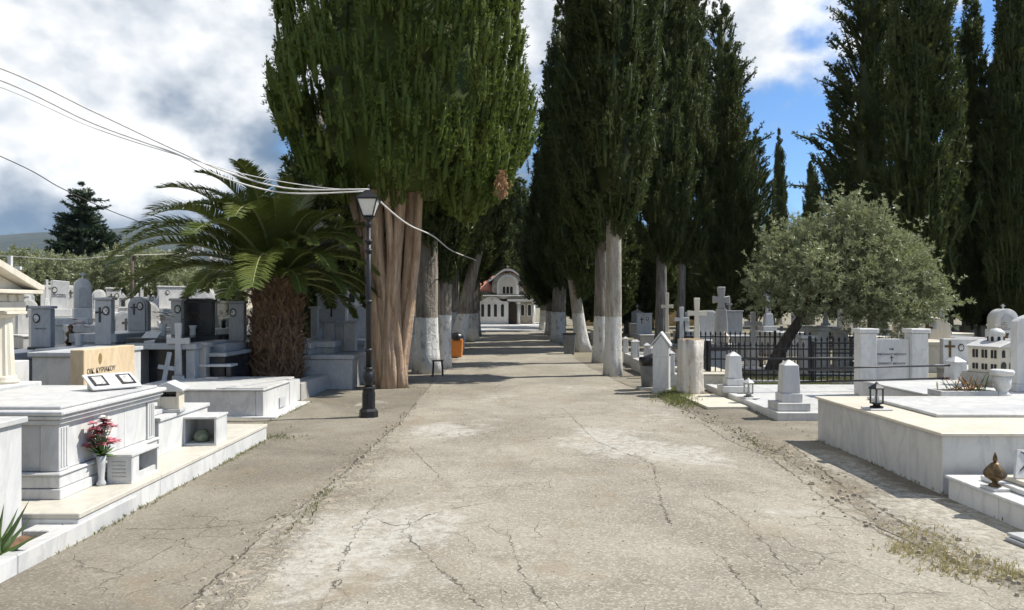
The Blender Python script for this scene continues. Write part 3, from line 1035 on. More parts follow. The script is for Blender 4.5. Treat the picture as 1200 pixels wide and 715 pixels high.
for i, (px, d, s, h, lab) in enumerate([
        (375, 23, 0.85, 0.72, 'low dark cypress between the palm and the broad cypress'), (415, 30, 1.0, 0.9, 'dark cypress glimpsed left of the broad tan trunk'),
        (470, 38, 1.1, 1.0, 'dark cypress behind the broad tan trunk'), (505, 46, 1.1, 0.95, 'dark cypress behind the paired whitewashed trunks'),
        (530, 60, 1.2, 0.95, 'dark cypress behind the leaning tree left of the chapel'), (568, 82, 1.8, 1.5, 'dark tree mass rising behind the chapel roof'),
        (608, 88, 1.9, 1.75, 'dark tree standing behind the chapel on its right'), (545, 74, 1.3, 1.0, 'dark tree at the left rear corner of the chapel')]):
    cyp(PX(px, d), d, 'D', 'g', i % 2, lab, s, h, i * 1.3, GL)


# -- olive
def olive_mesh(seed, lobes, n_tuft, L=0.11, W=0.028, nb=6):
    rng = np.random.default_rng(seed)
    Ps, Ds = [], []
    tot = sum(l[3] ** 2 for l in lobes)
    for (x, y, z, r) in lobes:
        n = int(n_tuft * r * r / tot)
        # sprigs: short leafy shoots growing outwards from the lobe
        ns = n // 7
        d = norm(rng.normal(size=(ns, 3)) + np.array([0, 0, 0.25]))
        rr = r * rng.uniform(0.45, 1.05, ns) ** 0.6
        base = np.array([x, y, z]) + d * (rr * np.array([1, 1, 0.85])[None, :].T).T[:, :1] if False else np.array([x, y, z]) + d * rr[:, None] * np.array([1, 1, 0.85])
        dirn = norm(d + 0.6 * rng.normal(size=(ns, 3)) + np.array([0, 0, 0.2]))
        k = np.repeat(np.arange(ns), 7)
        s = rng.random(len(k)) * np.repeat(rng.choice([0.35, 0.5, 0.85], ns, p=[0.5, 0.35, 0.15]), 7)
        Ps.append(base[k] + dirn[k] * s[:, None] + 0.03 * rng.normal(size=(len(k), 3)))
        Ds.append(norm(dirn[k] + 0.3 * rng.normal(size=(len(k), 3))))
    P, Dd = np.concatenate(Ps), np.concatenate(Ds)
    V = blades(P, Dd, L, W, nb, 0.75, rng)
    tint = np.repeat(np.clip(rng.normal(0.45, 0.3, len(P)), 0, 1), nb * 4)
    return np_mesh('crown', V, 4, M_OLIVE, tint)


def olive_tree():
    X, D = PX(903, 18.5), 18.5
    t = thing('olive_tree', 'silvery olive tree with leaning dark trunk behind the black iron fence', 'tree', (X, D, 0))
    mb = MB()
    mb.tube([(0, 0, -0.05), (0.12, 0, 0.35), (0.42, 0.05, 0.85), (0.75, 0.1, 1.3), (1.05, 0.1, 1.8), (1.35, 0.1, 2.3)], [0.20, 0.155, 0.13, 0.115, 0.09, 0.06], 16, 0.08, 4, 2)
    mb.obj('trunk', M_BARK_OLIVE, t, True)
    rnd = random.Random(5)
    lobes = [(1.4, 0, 3.0, 0.85), (0.3, 0.2, 2.75, 0.75), (2.6, -0.1, 2.9, 0.85), (3.35, 0.1, 2.3, 0.75), (-0.2, -0.1, 2.05, 0.6), (0.5, -0.6, 2.1, 0.7), (1.9, -0.8, 2.2, 0.8), (2.9, 0.6, 2.0, 0.8), (1.2, 0.8, 2.4, 0.8), (1.9, 0.2, 3.6, 0.6), (0.7, 0.3, 3.35, 0.5), (3.8, -0.2, 1.75, 0.55), (2.7, -0.5, 1.5, 0.6), (1.9, 0.1, 1.6, 0.45)]
    lobes = [(x, y, z, r * 0.84) for x, y, z, r in lobes]
    for k in range(44):
        b = lobes[rnd.randrange(14)]
        a, e = rnd.uniform(0, 6.28), rnd.uniform(-0.3, 1.3)
        q = b[3] * rnd.uniform(1.0, 1.35)
        lobes.append((b[0] + math.cos(a) * math.cos(e) * q, b[1] + math.sin(a) * math.cos(e) * q, b[2] + 0.85 * math.sin(e) * q, rnd.uniform(0.12, 0.42)))
    for i, (x, y, z, r) in enumerate(lobes[:9]):
        s = Vector((0.75 + 0.04 * i, 0.1, 1.3 + 0.05 * i))
        e = Vector((x, y, z))
        m = (s + e) / 2 + Vector((rnd.uniform(-0.2, 0.2), rnd.uniform(-0.2, 0.2), 0.1))
        MB().tube([s, m, e], [0.085, 0.055, 0.02], 8).obj('limb', M_BARK_OLIVE, t, True)
    oc = link('crown', olive_mesh(8, lobes, 22000), t, (0.2, -0.1, 0.02))
    oc.scale = (0.95, 0.95, 0.96)


olive_tree()

OL2 = olive_mesh(31, [(0, 0, 2.6, 1.7), (1.5, 0.2, 2.2, 1.4), (-1.5, 0, 2.1, 1.4), (0.6, -0.6, 1.4, 1.3), (-0.8, -0.5, 1.3, 1.3), (2.2, 0, 1.3, 1.0), (-2.2, 0.2, 1.2, 1.0)], 9000, 0.22, 0.06, 5)
TR_OL = trunk_mesh('trunk', 2.4, 0.22, 0.12, M_BARK_OLIVE, 9, (0.2, 0), 1.4)
for i, (px, d, s, lab) in enumerate([
        (22, 58, 1.25, 'grey-green olive behind the temple shrine at far left'), (66, 55, 1.1, 'grey-green olive in front of the fir at its left foot'),
        (118, 54, 1.05, 'grey-green olive in front of the fir at its right foot'), (160, 50, 1.15, 'rounded grey-green olive behind the dark wooden pole'),
        (196, 54, 1.1, 'grey-green olive right of the dark wooden pole'), (228, 68, 1.1, 'smaller olive far behind the black marble headstone'),
        (262, 74, 1.1, 'smaller olive far behind left of the palm trunk')]):
    X = PX(px, d)
    t = thing('olive_tree', lab, 'tree', (X, d, ground_z(X, d)), i * 1.1, 'olives beyond the left graves', s)
    link('trunk', TR_OL, t)
    link('crown', OL2, t)

# -- the fir standing above the olives on the left
X, D = PX(98, 64), 64
t = thing('fir_tree', 'dark pointed fir rising above the olives on the left skyline', 'tree', (X, D, ground_z(X, D)), 0.4, None, (1.3, 1.3, 1.0))
link('trunk', trunk_mesh('trunk', 11, 0.26, 0.05, M_BARK_G, 12, (0.2, 0)), t)
fm = plume_crown('crown', [(1.5, 2.5), (3.0, 2.6), (5.0, 2.05), (7.0, 1.35), (9.0, 0.75), (10.6, 0.3), (11.8, 0.02)], 260, 34, M_FIR, 41, (0.9, 1.7), (0.12, 0.24), tilt=1.2, tilt_var=0.15, L=0.24, W=0.06, nb=5, core=0.3, lean_in=0.8, jut=0.28)
link('crown', fm, t)
X2 = PX(130, 66)
t = thing('fir_tree', 'smaller fir leaning on the right side of the tall skyline fir', 'tree', (X2, 66, ground_z(X2, 66)), 2.0, None, (0.6, 0.6, 0.62))
link('trunk', trunk_mesh('trunk', 11, 0.26, 0.05, M_BARK_G, 13), t)
link('crown', fm, t)


# -- the palm
def palm():
    X, D = PX(325, 14.6), 14.6
    t = thing('palm_tree', 'stout date palm with arching fronds behind the low white tomb', 'palm tree', (X, D, 0))
    rnd = random.Random(14)
    prof = [(0.46, -0.05), (0.47, 0.3), (0.44, 0.8), (0.42, 1.4), (0.42, 1.9), (0.34, 2.2), (0.16, 2.4)]
    MB().lathe(prof, 0, 0, 20).obj('trunk', M_PALMT, t, True)
    # stubs of old leaf bases, spiralled over the trunk
    mb = MB()
    for i in range(620):
        z = 0.02 + 2.25 * i / 620
        a = i * 2.39996
        r = float(np.interp(z, [p[1] for p in prof], [p[0] for p in prof]))
        o = Vector((math.cos(a), math.sin(a), 0))
        s = Vector((-math.sin(a), math.cos(a), 0))
        up = Vector((0, 0, 1))
        ln = rnd.uniform(0.07, 0.24)
        dirn = (o * rnd.uniform(0.2, 1.0) + up * rnd.uniform(0.1, 1.0) + s * rnd.uniform(-0.6, 0.6)).normalized()
        b = o * (r - 0.03) + up * z
        w = rnd.uniform(0.022, 0.055)
        tip = b + dirn * ln
        vs = [b - s * w, b + s * w, b + o * 0.06 - up * 0.04, tip - s * w * 0.5, tip + s * w * 0.5, tip + o * 0.025]
        mb.add(vs, [(0, 2, 5, 3), (2, 1, 4, 5), (3, 5, 4), (0, 3, 4, 1)])
    for i in range(260):      # fibres and dry petiole strips
        a = rnd.uniform(0, 6.28)
        z = rnd.uniform(0.6, 2.2)
        o = Vector((math.cos(a), math.sin(a), 0))
        s = Vector((-math.sin(a), math.cos(a), 0))
        p0 = o * 0.56 + Vector((0, 0, z))
        p1 = p0 + o * rnd.uniform(0.05, 0.16) + Vector((0, 0, -rnd.uniform(0.1, 0.35))) + s * rnd.uniform(-0.15, 0.15)
        mb.add([p0 - s * 0.012, p0 + s * 0.012, p1 + s * 0.006, p1 - s * 0.006], [(0, 1, 2, 3)])
    mb.obj('leaf_bases', M_PALMT, t, kind='stuff')
    stem_m = plain('palm_midrib', (0.24, 0.25, 0.09), 0.5, 0, 0.2)
    rng = np.random.default_rng(15)
    nf = 64
    for i in range(nf):
        u = i / nf
        az = i * 2.39996 + 0.4
        el = R(73 - 62 * u ** 0.9 + rnd.uniform(-9, 9))
        L = rnd.uniform(2.6, 3.3) * (0.72 if math.cos(az) > 0.35 else 1.0) * (0.84 if u > 0.8 else 1.0) * (0.82 if el > R(52) else 1)
        d = Vector((math.cos(az) * math.cos(el), math.sin(az) * math.cos(el), math.sin(el)))
        p = Vector((math.cos(az) * 0.18, math.sin(az) * 0.18, 2.12 + 0.3 * (1 - u)))
        pts, dirs = [p.copy()], [d.copy()]
        n = 16
        droop = rnd.uniform(0.10, 0.15) * (1.0 - 0.25 * u)
        for k in range(n):
            p = p + d * (L / n)
            d = (d + Vector((0, 0, -droop * (0.3 + 1.3 * k / n)))).normalized()
            pts.append(p.copy())
            dirs.append(d.copy())
        fr = MB().tube(pts, [0.035 * (1 - 0.85 * k / n) for k in range(n + 1)], 5)
        fo = fr.obj('frond', stem_m, t, True)
        # leaflets
        m = 112
        tt = np.linspace(0.10, 0.995, m)
        PA = np.array([list(q) for q in pts])
        DA = np.array([list(q) for q in dirs])
        ks = tt * n
        P = np.stack([np.interp(ks, np.arange(n + 1), PA[:, c]) for c in range(3)], 1)
        Dn = norm(np.stack([np.interp(ks, np.arange(n + 1), DA[:, c]) for c in range(3)], 1))
        side = norm(np.cross(Dn, np.array([0, 0, 1.0]) + 1e-3))
        upv = np.cross(side, Dn)
        ll = 0.50 * np.sin(np.pi * (0.12 + 0.80 * tt)) ** 0.7 * L / 2.9
        quads = []
        for sg in (1, -1):
            jit = rng.normal(size=(m, 3)) * 0.08
            dr = norm(side * sg * 0.80 + Dn * 0.62 + upv * 0.34 + jit)
            mid = P + dr * (ll * 0.5)[:, None]
            tip = P + dr * (ll * 0.98)[:, None] + np.array([0, 0, -1.0]) * (ll * 0.12)[:, None]
            wv = norm(np.cross(dr, upv)) * 0.017
            quads.append(np.stack([P - wv * 0.5, P + wv * 0.5, mid + wv, mid - wv], 1))
            quads.append(np.stack([mid - wv, mid + wv, tip + wv * 0.12, tip - wv * 0.12], 1))
        V = np.concatenate(quads, 0).reshape(-1, 3)
        ti = np.full(len(V), rnd.uniform(0.1, 0.9))
        link('leaflets', np_mesh('leaflets', V, 4, M_PALM, ti), fo)


palm()
# ------------------------------------------------------------------ left foreground tombs
def panel(parent, x0, x1, y0, y1, z0, z1, mat, name='panel', bevel=0.004):
    return MB().box(x0, x1, y0, y1, z0, z1).obj(name, mat, parent, bevel=bevel)


# stepped platform along the road
t = thing('marble_step', 'long weathered marble platform step carrying the panelled tomb on the left', 'step', (-3.03, 5.2, 0))
for i, (y0, y1) in enumerate(((0, 1.22), (1.224, 2.72), (2.724, 4.0))):
    panel(t, -0.9, 0, y0, y1, 0.165, 0.205, M_STEP, 'tread', 0.006)
    panel(t, -0.88, -0.012, y0 + (0.004 if i == 0 else 0), y1, -0.02, 0.163, M_WHITE, 'riser', 0.004)

# planter kerb in front of it, with soil and the aloe
t = thing('planter_kerb', 'low marble kerb edging a soil bed at the left foreground', 'kerb', (-3.03, 3.0, 0))
panel(t, -0.11, 0, 0.0, 1.55, -0.02, 0.13, M_WHITE, 'kerb_stone', 0.006)
panel(t, -0.11, 0, 1.555, 3.0, -0.02, 0.13, M_WHITE2, 'kerb_stone', 0.006)
panel(t, -0.30, -0.113, 2.05, 2.195, -0.02, 0.13, M_WHITE2, 'kerb_stone', 0.006)
rngs = random.Random(8)
sv, sf = [], []
nx, ny = 8, 26
for j in range(ny + 1):
    for i in range(nx + 1):
        sv.append((-0.36 + 0.247 * i / nx, 2.045 * j / ny, 0.085 + rngs.uniform(-0.012, 0.018)))
for j in range(ny):
    for i in range(nx):
        a = j * (nx + 1) + i
        sf.append((a, a + 1, a + nx + 2, a + nx + 1))
MB().add(sv, sf).obj('soil', M_SOIL, t, True)


def leaf_blade(parent, name, mat, base, az, el, length, width, thick, curl, n=7, shape='aloe'):
    d = Vector((math.cos(az) * math.cos(el), math.sin(az) * math.cos(el), math.sin(el)))
    s = Vector((-math.sin(az), math.cos(az), 0))
    p = Vector(base)
    vs, fs = [], []
    for k in range(n):
        u = k / (n - 1)
        w = width * (1 - u ** 1.6) * (0.8 + 0.5 * math.sin(math.pi * min(1, u * 1.6 + 0.15))) if shape == 'aloe' else width * math.sin(math.pi * (0.1 + 0.88 * u))
        th = thick * (1 - u)
        nrm = s.cross(d).normalized()
        vs += [p - s * w + nrm * (w * 0.55), p + s * w + nrm * (w * 0.55), p - nrm * th]
        p = p + d * (length / (n - 1))
        d = (d + Vector((0, 0, curl)) / n).normalized()
    for k in range(n - 1):
        a = 3 * k
        fs += [(a, a + 3, a + 5, a + 2), (a + 2, a + 5, a + 4, a + 1), (a + 1, a + 4, a + 3, a)]
    return MB().add(vs, fs).obj(name, mat, parent, True)


al = thing('aloe_plant', 'spiky green aloe in the soil bed at the left edge', 'plant', (-3.235, 4.62, 0.085))
ra = random.Random(6)
for i in range(24):
    u = i / 24
    leaf_blade(al, 'leaf', M_ALOE, (0, 0, 0.0), i * 2.4, R(82 - 62 * u + ra.uniform(-6, 6)), ra.uniform(0.30, 0.44), 0.030, 0.022, ra.uniform(-0.15, 0.5))

# nearest tomb, cut by the left edge
t = thing('tomb', 'plain white marble tomb cut off by the left edge of view', 'tomb', (-3.40, 3.2, 0.0), 0, 'marble tombs along the left side')
panel(t, -1.6, 0, 0, 0.98, -0.02, 0.845, M_WHITE, 'side_panel')
panel(t, -1.6, 0, 0.984, 1.95, -0.02, 0.845, M_WHITE, 'side_panel')
panel(t, -1.62, 0.03, -0.03, 1.975, 0.848, 0.89, M_WHITE2, 'cover_slab', 0.006)

# the panelled tomb
t = thing('tomb', 'panelled white marble tomb with moulded cornice behind the flower vase', 'tomb', (-3.42, 5.6, 0.205), 0, 'marble tombs along the left side')
W = -1.12
t.scale = (1, 1, 0.93)
panel(t, W, -0.03, 0.03, 1.5, 0, 0.60, M_WHITE2, 'core', 0)
panel(t, W, 0.035, -0.035, 1.53, 0.0, 0.085, M_WHITE, 'base_course', 0.006)
panel(t, W, 0.022, -0.022, 1.52, 0.088, 0.185, M_WHITE, 'base_course', 0.006)
panel(t, W, 0.04, -0.04, 1.535, 0.188, 0.215, M_WHITE, 'base_moulding', 0.01)
for y0, y1 in ((0.15, 0.48), (0.484, 0.97), (0.974, 1.36)):
    panel(t, -0.028, -0.012, y0, y1, 0.22, 0.60, M_WHITE, 'side_panel', 0.002)
for y0 in (0.0, 1.37):
    pl = panel(t, -0.14, 0.004, y0, y0 + 0.13, 0.218, 0.60, M_WHITE, 'pilaster', 0.004)
    for k in range(3):
        MB().box(0.002, 0.010, y0 + 0.022 + k * 0.034, y0 + 0.042 + k * 0.034, 0.25, 0.57).obj('flute', M_WHITE, pl)
panel(t, W, -0.145, 0.012, 0.028, 0.22, 0.60, M_WHITE2, 'end_panel', 0.003)
panel(t, W, 0.03, -0.03, 1.54, 0.603, 0.645, M_WHITE, 'cornice', 0.008)
panel(t, W, 0.06, -0.06, 1.56, 0.648, 0.68, M_WHITE, 'cornice', 0.008)
panel(t, W, 0.085, -0.085, 1.58, 0.683, 0.725, M_WHITE, 'cornice', 0.012)
panel(t, W, 0.03, -0.02, 1.50, 0.728, 0.752, M_WHITE2, 'cover_slab', 0.006)

# lower block at its foot
t = thing('tomb_block', 'lower plain marble block at the far end of the panelled tomb', 'tomb', (-3.42, 7.19, 0.205))
panel(t, -1.3, 0.0, 0.0, 1.15, 0, 0.33, M_WHITE, 'body')
panel(t, -1.3, 0.02, 0.0, 1.17, 0.333, 0.372, M_WHITE, 'cover_slab', 0.006)
panel(t, -1.2, -0.1, 0.1, 0.62, 0.375, 0.42, M_WHITE2, 'raised_slab', 0.006)

# open book tablet with two photographs
t = thing('book_tablet', 'tilted marble book tablet with two framed photographs on the panelled tomb', 'tablet', (-3.63, 6.74, 0.908), R(-38), None, 0.74)
MB().prism([(-0.12, 0), (0.12, 0), (0.12, 0.03), (-0.12, 0.15)], -0.24, 0.24).add([], []).obj('rest', M_WHITE2, t, bevel=0.004)
bk = MB().prism([(-0.155, 0.165), (0.155, 0.01), (0.165, 0.03), (-0.145, 0.185)], -0.29, 0.29).obj('book', M_WHITE, t, bevel=0.004)
sl_ = math.atan2(0.155, 0.31)
for y0 in (-0.16, 0.16):
    fr = MB().box(-0.115, 0.115, y0 - 0.085, y0 + 0.085, 0, 0.006).obj('photo_frame', M_PHOTO, t, loc=(0.008, 0, 0.112))
    fr.rotation_euler = (0, sl_, 0)
    ph = MB().box(-0.085, 0.085, y0 - 0.055, y0 + 0.055, 0.006, 0.009).obj('photograph', M_PHOTOP, fr)

# small marble chapel-shaped lamp house on the block
t = thing('lamp_house', 'small gabled marble lamp house on the corner of the panelled tomb', 'grave lantern', (-3.50, 7.62, 0.58), R(8))
panel(t, -0.12, 0.12, -0.10, 0.10, 0.0, 0.035, M_WHITE2, 'base', 0.004)
for x0, x1 in ((-0.105, -0.075), (0.075, 0.105)):
    panel(t, x0, x1, -0.09, 0.09, 0.036, 0.215, M_CREAM, 'wall', 0.003)
panel(t, -0.074, 0.074, 0.06, 0.09, 0.036, 0.215, M_CREAM, 'wall', 0.003)
panel(t, -0.074, 0.074, -0.09, -0.075, 0.036, 0.16, M_CREAM, 'wall', 0.003)
MB().prism([(-0.15, 0.217), (0.15, 0.217), (0.15, 0.24), (0, 0.315), (-0.15, 0.24)], -0.13, 0.13).obj('roof', M_WHITE, t, bevel=0.004)
MB().box(-0.07, 0.07, -0.05, 0.055, 0.04, 0.17).obj('niche', M_DARK, t)  # dark block standing for the shade inside

# two open marble boxes on the step
def lamp_box(lab, loc, rz, w, d, h, side):
    t = thing('lamp_box', lab, 'grave lantern', loc, rz)
    th = 0.022
    panel(t, -w / 2, w / 2, -d / 2, d / 2, 0, th, M_WHITE, 'bottom', 0.002)
    panel(t, -w / 2 - 0.01, w / 2 + 0.01, -d / 2 - 0.01, d / 2 + 0.01, h - th, h, M_WHITE, 'lid', 0.003)
    panel(t, -w / 2, -w / 2 + th, -d / 2, d / 2, th, h - th, M_WHITE, 'wall', 0.002)
    if side == 'x':
        panel(t, -w / 2 + th, w / 2, -d / 2, -d / 2 + th, th, h - th, M_WHITE, 'wall', 0.002)
        panel(t, -w / 2 + th, w / 2, d / 2 - th, d / 2, th, h - th, M_WHITE, 'wall', 0.002)
        panel(t, w / 2 - th, w / 2, -d / 2 + th, -d / 2 + th + 0.10, th, h - th, M_WHITE, 'wall', 0.002)
        panel(t, w / 2 - th, w / 2, -d / 2 + th + 0.10, d / 2 - th - 0.03, th, th + 0.05, M_WHITE, 'sill', 0.002)
        for k in range(5):
            MB().box(-w / 2 + 0.04, w / 2 - 0.05, -d / 2 - 0.004, -d / 2 - 0.0005, 0.055 + k * 0.03, 0.063 + k * 0.03).obj('vent_slot', M_ROUGH, t)
    else:
        panel(t, w / 2 - th, w / 2, -d / 2, d / 2, th, h - th, M_WHITE, 'wall', 0.002)
        panel(t, -w / 2 + th, w / 2 - th, d / 2 - th, d / 2, th, h - th, M_WHITE2, 'wall', 0.002)
    return t


lamp_box('marble lamp box with vent slots under the pink flowers on the step', (-3.21, 6.30, 0.205), 0, 0.20, 0.46, 0.24, 'x')
lb = lamp_box('open-fronted marble lamp box near the far end of the step', (-3.27, 7.92, 0.205), R(4), 0.34, 0.36, 0.30, 'y')
MB().lathe([(0.0, 0.0), (0.07, 0.0), (0.085, 0.06), (0.05, 0.12), (0.0, 0.13)], 0, 0, 12).obj('cloth', plain('faded_green_cloth', (0.15, 0.18, 0.13), 0.9, 0, 0.4, 30), lb, True, loc=(-0.02, -0.05, 0.025))

# vase of flowers
fl = thing('flower_vase', 'bunch of pink and white flowers standing against the panelled tomb', 'flowers', (-3.33, 6.02, 0.205))
MB().lathe([(0.035, 0), (0.038, 0.02), (0.022, 0.05), (0.03, 0.16), (0.04, 0.24), (0.036, 0.242), (0.02, 0.2)], 0, 0, 14).obj('vase', M_GREY, fl, True)
rf = random.Random(21)
for i in range(34):
    a, e = rf.uniform(0, 6.28), rf.uniform(0.0, 1.5)
    rr = rf.uniform(0.06, 0.16)
    c = Vector((math.cos(a) * math.cos(e) * rr * 0.6, math.sin(a) * math.cos(e) * rr * 1.2, 0.36 + math.sin(e) * rr * 1.55 - 0.04))
    MB().tube([(0, 0, 0.2), (c * 0.6 + Vector((0, 0, 0.12))), c], 0.003, 4).obj('stem', M_LEAF, fl)
    mb = MB()
    for k in range(9):
        b = k * 2.4
        o = Vector((math.cos(b), math.sin(b), 0.4 - 0.08 * k)) * 0.046
        s = Vector((-math.sin(b), math.cos(b), 0)) * 0.024
        mb.add([c, c + o * 0.6 + s, c + o, c + o * 0.6 - s], [(0, 1, 2, 3)])
    mb.obj('blossom', [M_PETALP, M_PETALW, M_PETALR, M_PETALP][i % 4], fl)
for i in range(20):
    leaf_blade(fl, 'leaf', M_LEAF, (0, 0, 0.24), i * 2.4, R(rf.uniform(5, 70)), rf.uniform(0.10, 0.18), 0.016, 0.002, -0.8, 5, 'leaf')

# ------------------------------------------------------------------ temple shrine at the left edge
def temple():
    t = thing('temple_tomb', 'cream marble temple tomb with pediment and fluted columns at the left edge', 'mausoleum', (-4.90, 6.38, 0), math.pi / 2)
    t.scale = (0.92, 1, 1)
    # local x: along the road, y: away from the road
    panel(t, -1.05, 1.02, -0.22, 1.8, -0.02, 0.85, M_WHITE2, 'plinth', 0.006)
    panel(t, -1.08, 1.05, -0.25, 1.83, 0.853, 0.92, M_WHITE, 'plinth_slab', 0.008)
    panel(t, -0.78, 0.70, 0.12, 1.5, 0.923, 1.60, M_CREAM, 'cella_wall', 0.004)
    panel(t, -0.30, 0.30, 0.09, 0.118, 0.925, 1.45, M_WHITE2, 'door', 0.004)
    for cx in (-0.80, 0.80):
        for cy in (0.0, 1.45):
            col = MB().lathe([(0.122, 0.995), (0.108, 1.25), (0.098, 1.545)], cx, cy, 28, 0.10).obj('column', M_CREAM, t)
            MB().lathe([(0.15, 0.923), (0.155, 0.95), (0.13, 0.965), (0.14, 0.98), (0.122, 0.995)], cx, cy, 20).obj('column_base', M_CREAM, col, True)
            MB().lathe([(0.10, 1.545), (0.13, 1.565), (0.15, 1.58)], cx, cy, 20).obj('capital', M_CREAM, col, True)
            MB().box(cx - 0.16, cx + 0.16, cy - 0.16, cy + 0.16, 1.581, 1.61).obj('abacus', M_CREAM, col, bevel=0.004)
    panel(t, -0.97, 0.97, -0.14, 1.62, 1.613, 1.70, M_CREAM, 'architrave', 0.004)
    panel(t, -0.96, 0.96, -0.13, 1.61, 1.703, 1.775, M_CREAM, 'frieze', 0.002)
    for k in range(13):
        MB().box(-0.93 + k * 0.148, -0.86 + k * 0.148, -0.145, -0.132, 1.708, 1.77).obj('triglyph', M_CREAM, t)
    for k in range(11):
        MB().box(0.962, 0.975, -0.08 + k * 0.15, -0.01 + k * 0.15, 1.708, 1.77).obj('triglyph', M_CREAM, t)
    panel(t, -1.08, 1.08, -0.25, 1.72, 1.778, 1.815, M_CREAM, 'cornice', 0.006)
    MB().prism([(-1.0, 1.818), (1.0, 1.818), (0, 2.13)], -0.12, 1.6).obj('tympanum', M_CREAM, t)
    for s in (-1, 1):
        poly = [(s * 1.10, 1.818), (s * 1.10, 1.858), (0.0, 2.215), (0.0, 2.15), (s * 1.0, 1.82)]
        MB().prism(poly if s > 0 else poly[::-1], -0.25, 1.72).obj('roof_slope', M_CREAM, t, bevel=0.004)
    return t


temple()
t = thing('grave_cross', 'thin white cross rising behind the roof of the temple tomb', 'cross', (PX(12, 9.0), 9.0, 0))
panel(t, -0.14, 0.14, -0.14, 0.14, -0.02, 1.0, M_WHITE, 'pedestal', 0.006)
MB().prism(shift(cross_poly(1.27, 0.26, 0.04, 1.12), 0, 1.003), -0.02, 0.02).obj('cross', M_WHITE, t)

# boxes behind the panelled tomb
t = thing('tomb', 'grey-white veined marble tomb box between the temple tomb and the beige headstone', 'tomb', (-5.65, 9.7, 0), 0, 'marble tombs along the left side')
panel(t, -0.62, 0, 0, 1.6, -0.02, 1.0, M_WHITE2, 'body')
panel(t, -0.66, 0.03, -0.04, 1.62, 1.003, 1.06, M_GREY, 'cover_slab', 0.006)

t = thing('headstone', 'beige marble headstone with dark inscription facing the road', 'headstone', (-4.9, 8.5, 0))
panel(t, -0.16, 0, 0, 1.14, -0.02, 1.16, M_BEIGE, 'stone', 0.006)
text_part('ΟΙΚ. ΚΥΡΙΑΚΟΥ', 0.085, M_INK, t, (0.001, 0.36, 0.90), (math.pi / 2, 0, math.pi / 2), name='inscription')
text_part('ΓΕΩΡΓΙΟΣ', 0.06, M_GOLD, t, (0.001, 0.36, 0.80), (math.pi / 2, 0, math.pi / 2), name='inscription')
em = MB().prism(oval_poly(0.07, 0.13, 10), -0.004, 0.004).obj('emblem', M_GOLD, t, loc=(0.002, 0.33, 1.04))
em.rotation_euler = (0, 0, math.pi / 2)
MB().box(0.003, 0.40, 0.0, 1.1, -0.02, 0.42).obj('kerb', M_WHITE2, t, bevel=0.006)

# low wide tomb in front of the palm, its front's shade put into a greyer panel
t = thing('tomb', 'low wide white marble tomb in front of the palm', 'tomb', (-3.70, 11.04, 0), 0, 'marble tombs along the left side')
panel(t, -2.2, 0.22, -0.10, 1.75, -0.02, 0.03, M_WHITE, 'base_slab', 0.006)
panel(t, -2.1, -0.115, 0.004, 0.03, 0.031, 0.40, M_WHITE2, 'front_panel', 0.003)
panel(t, -0.11, 0.0, 0.0, 0.05, 0.031, 0.40, M_WHITE, 'corner_post', 0.004)
panel(t, -2.1, -0.004, 0.052, 1.30, 0.031, 0.40, M_WHITE, 'side_panel', 0.004)
panel(t, -2.1, 0.004, 1.304, 1.9, 0.031, 0.404, M_WHITE, 'side_panel', 0.004)
panel(t, -2.12, 0.02, -0.03, 1.30, 0.405, 0.435, M_WHITE, 'cover_slab', 0.006)
panel(t, -1.9, -0.10, 1.304, 1.92, 0.408, 0.438, M_WHITE2, 'cover_slab', 0.006)
panel(t, -0.0, 0.018, 0.75, 1.02, 0.05, 0.21, M_GREY, 'small_hatch', 0.003)
panel(t, -0.7, 0.0, 0.0, 0.22, 0.438, 0.45, M_WHITE2, 'plaque', 0.002)

t = thing('kerb_wall', 'low rough grey kerb wall running on past the palm', 'kerb', (-3.68, 12.98, 0))
for k in range(5):
    panel(t, -0.32, 0.0 - 0.01 * (k % 2), k * 0.92, k * 0.92 + 0.915, -0.02, 0.32 - 0.012 * (k % 3), M_ROUGH, 'kerb_stone', 0.012)
t = thing('kerb_wall', 'pale marble kerb under the iron posts beyond the lamp post', 'kerb', (-3.66, 17.75, 0))
for k in range(4):
    panel(t, -0.28, -0.01 * (k % 2), k * 0.95, k * 0.95 + 0.945, -0.02, 0.24, M_WHITE2, 'kerb_stone', 0.012)

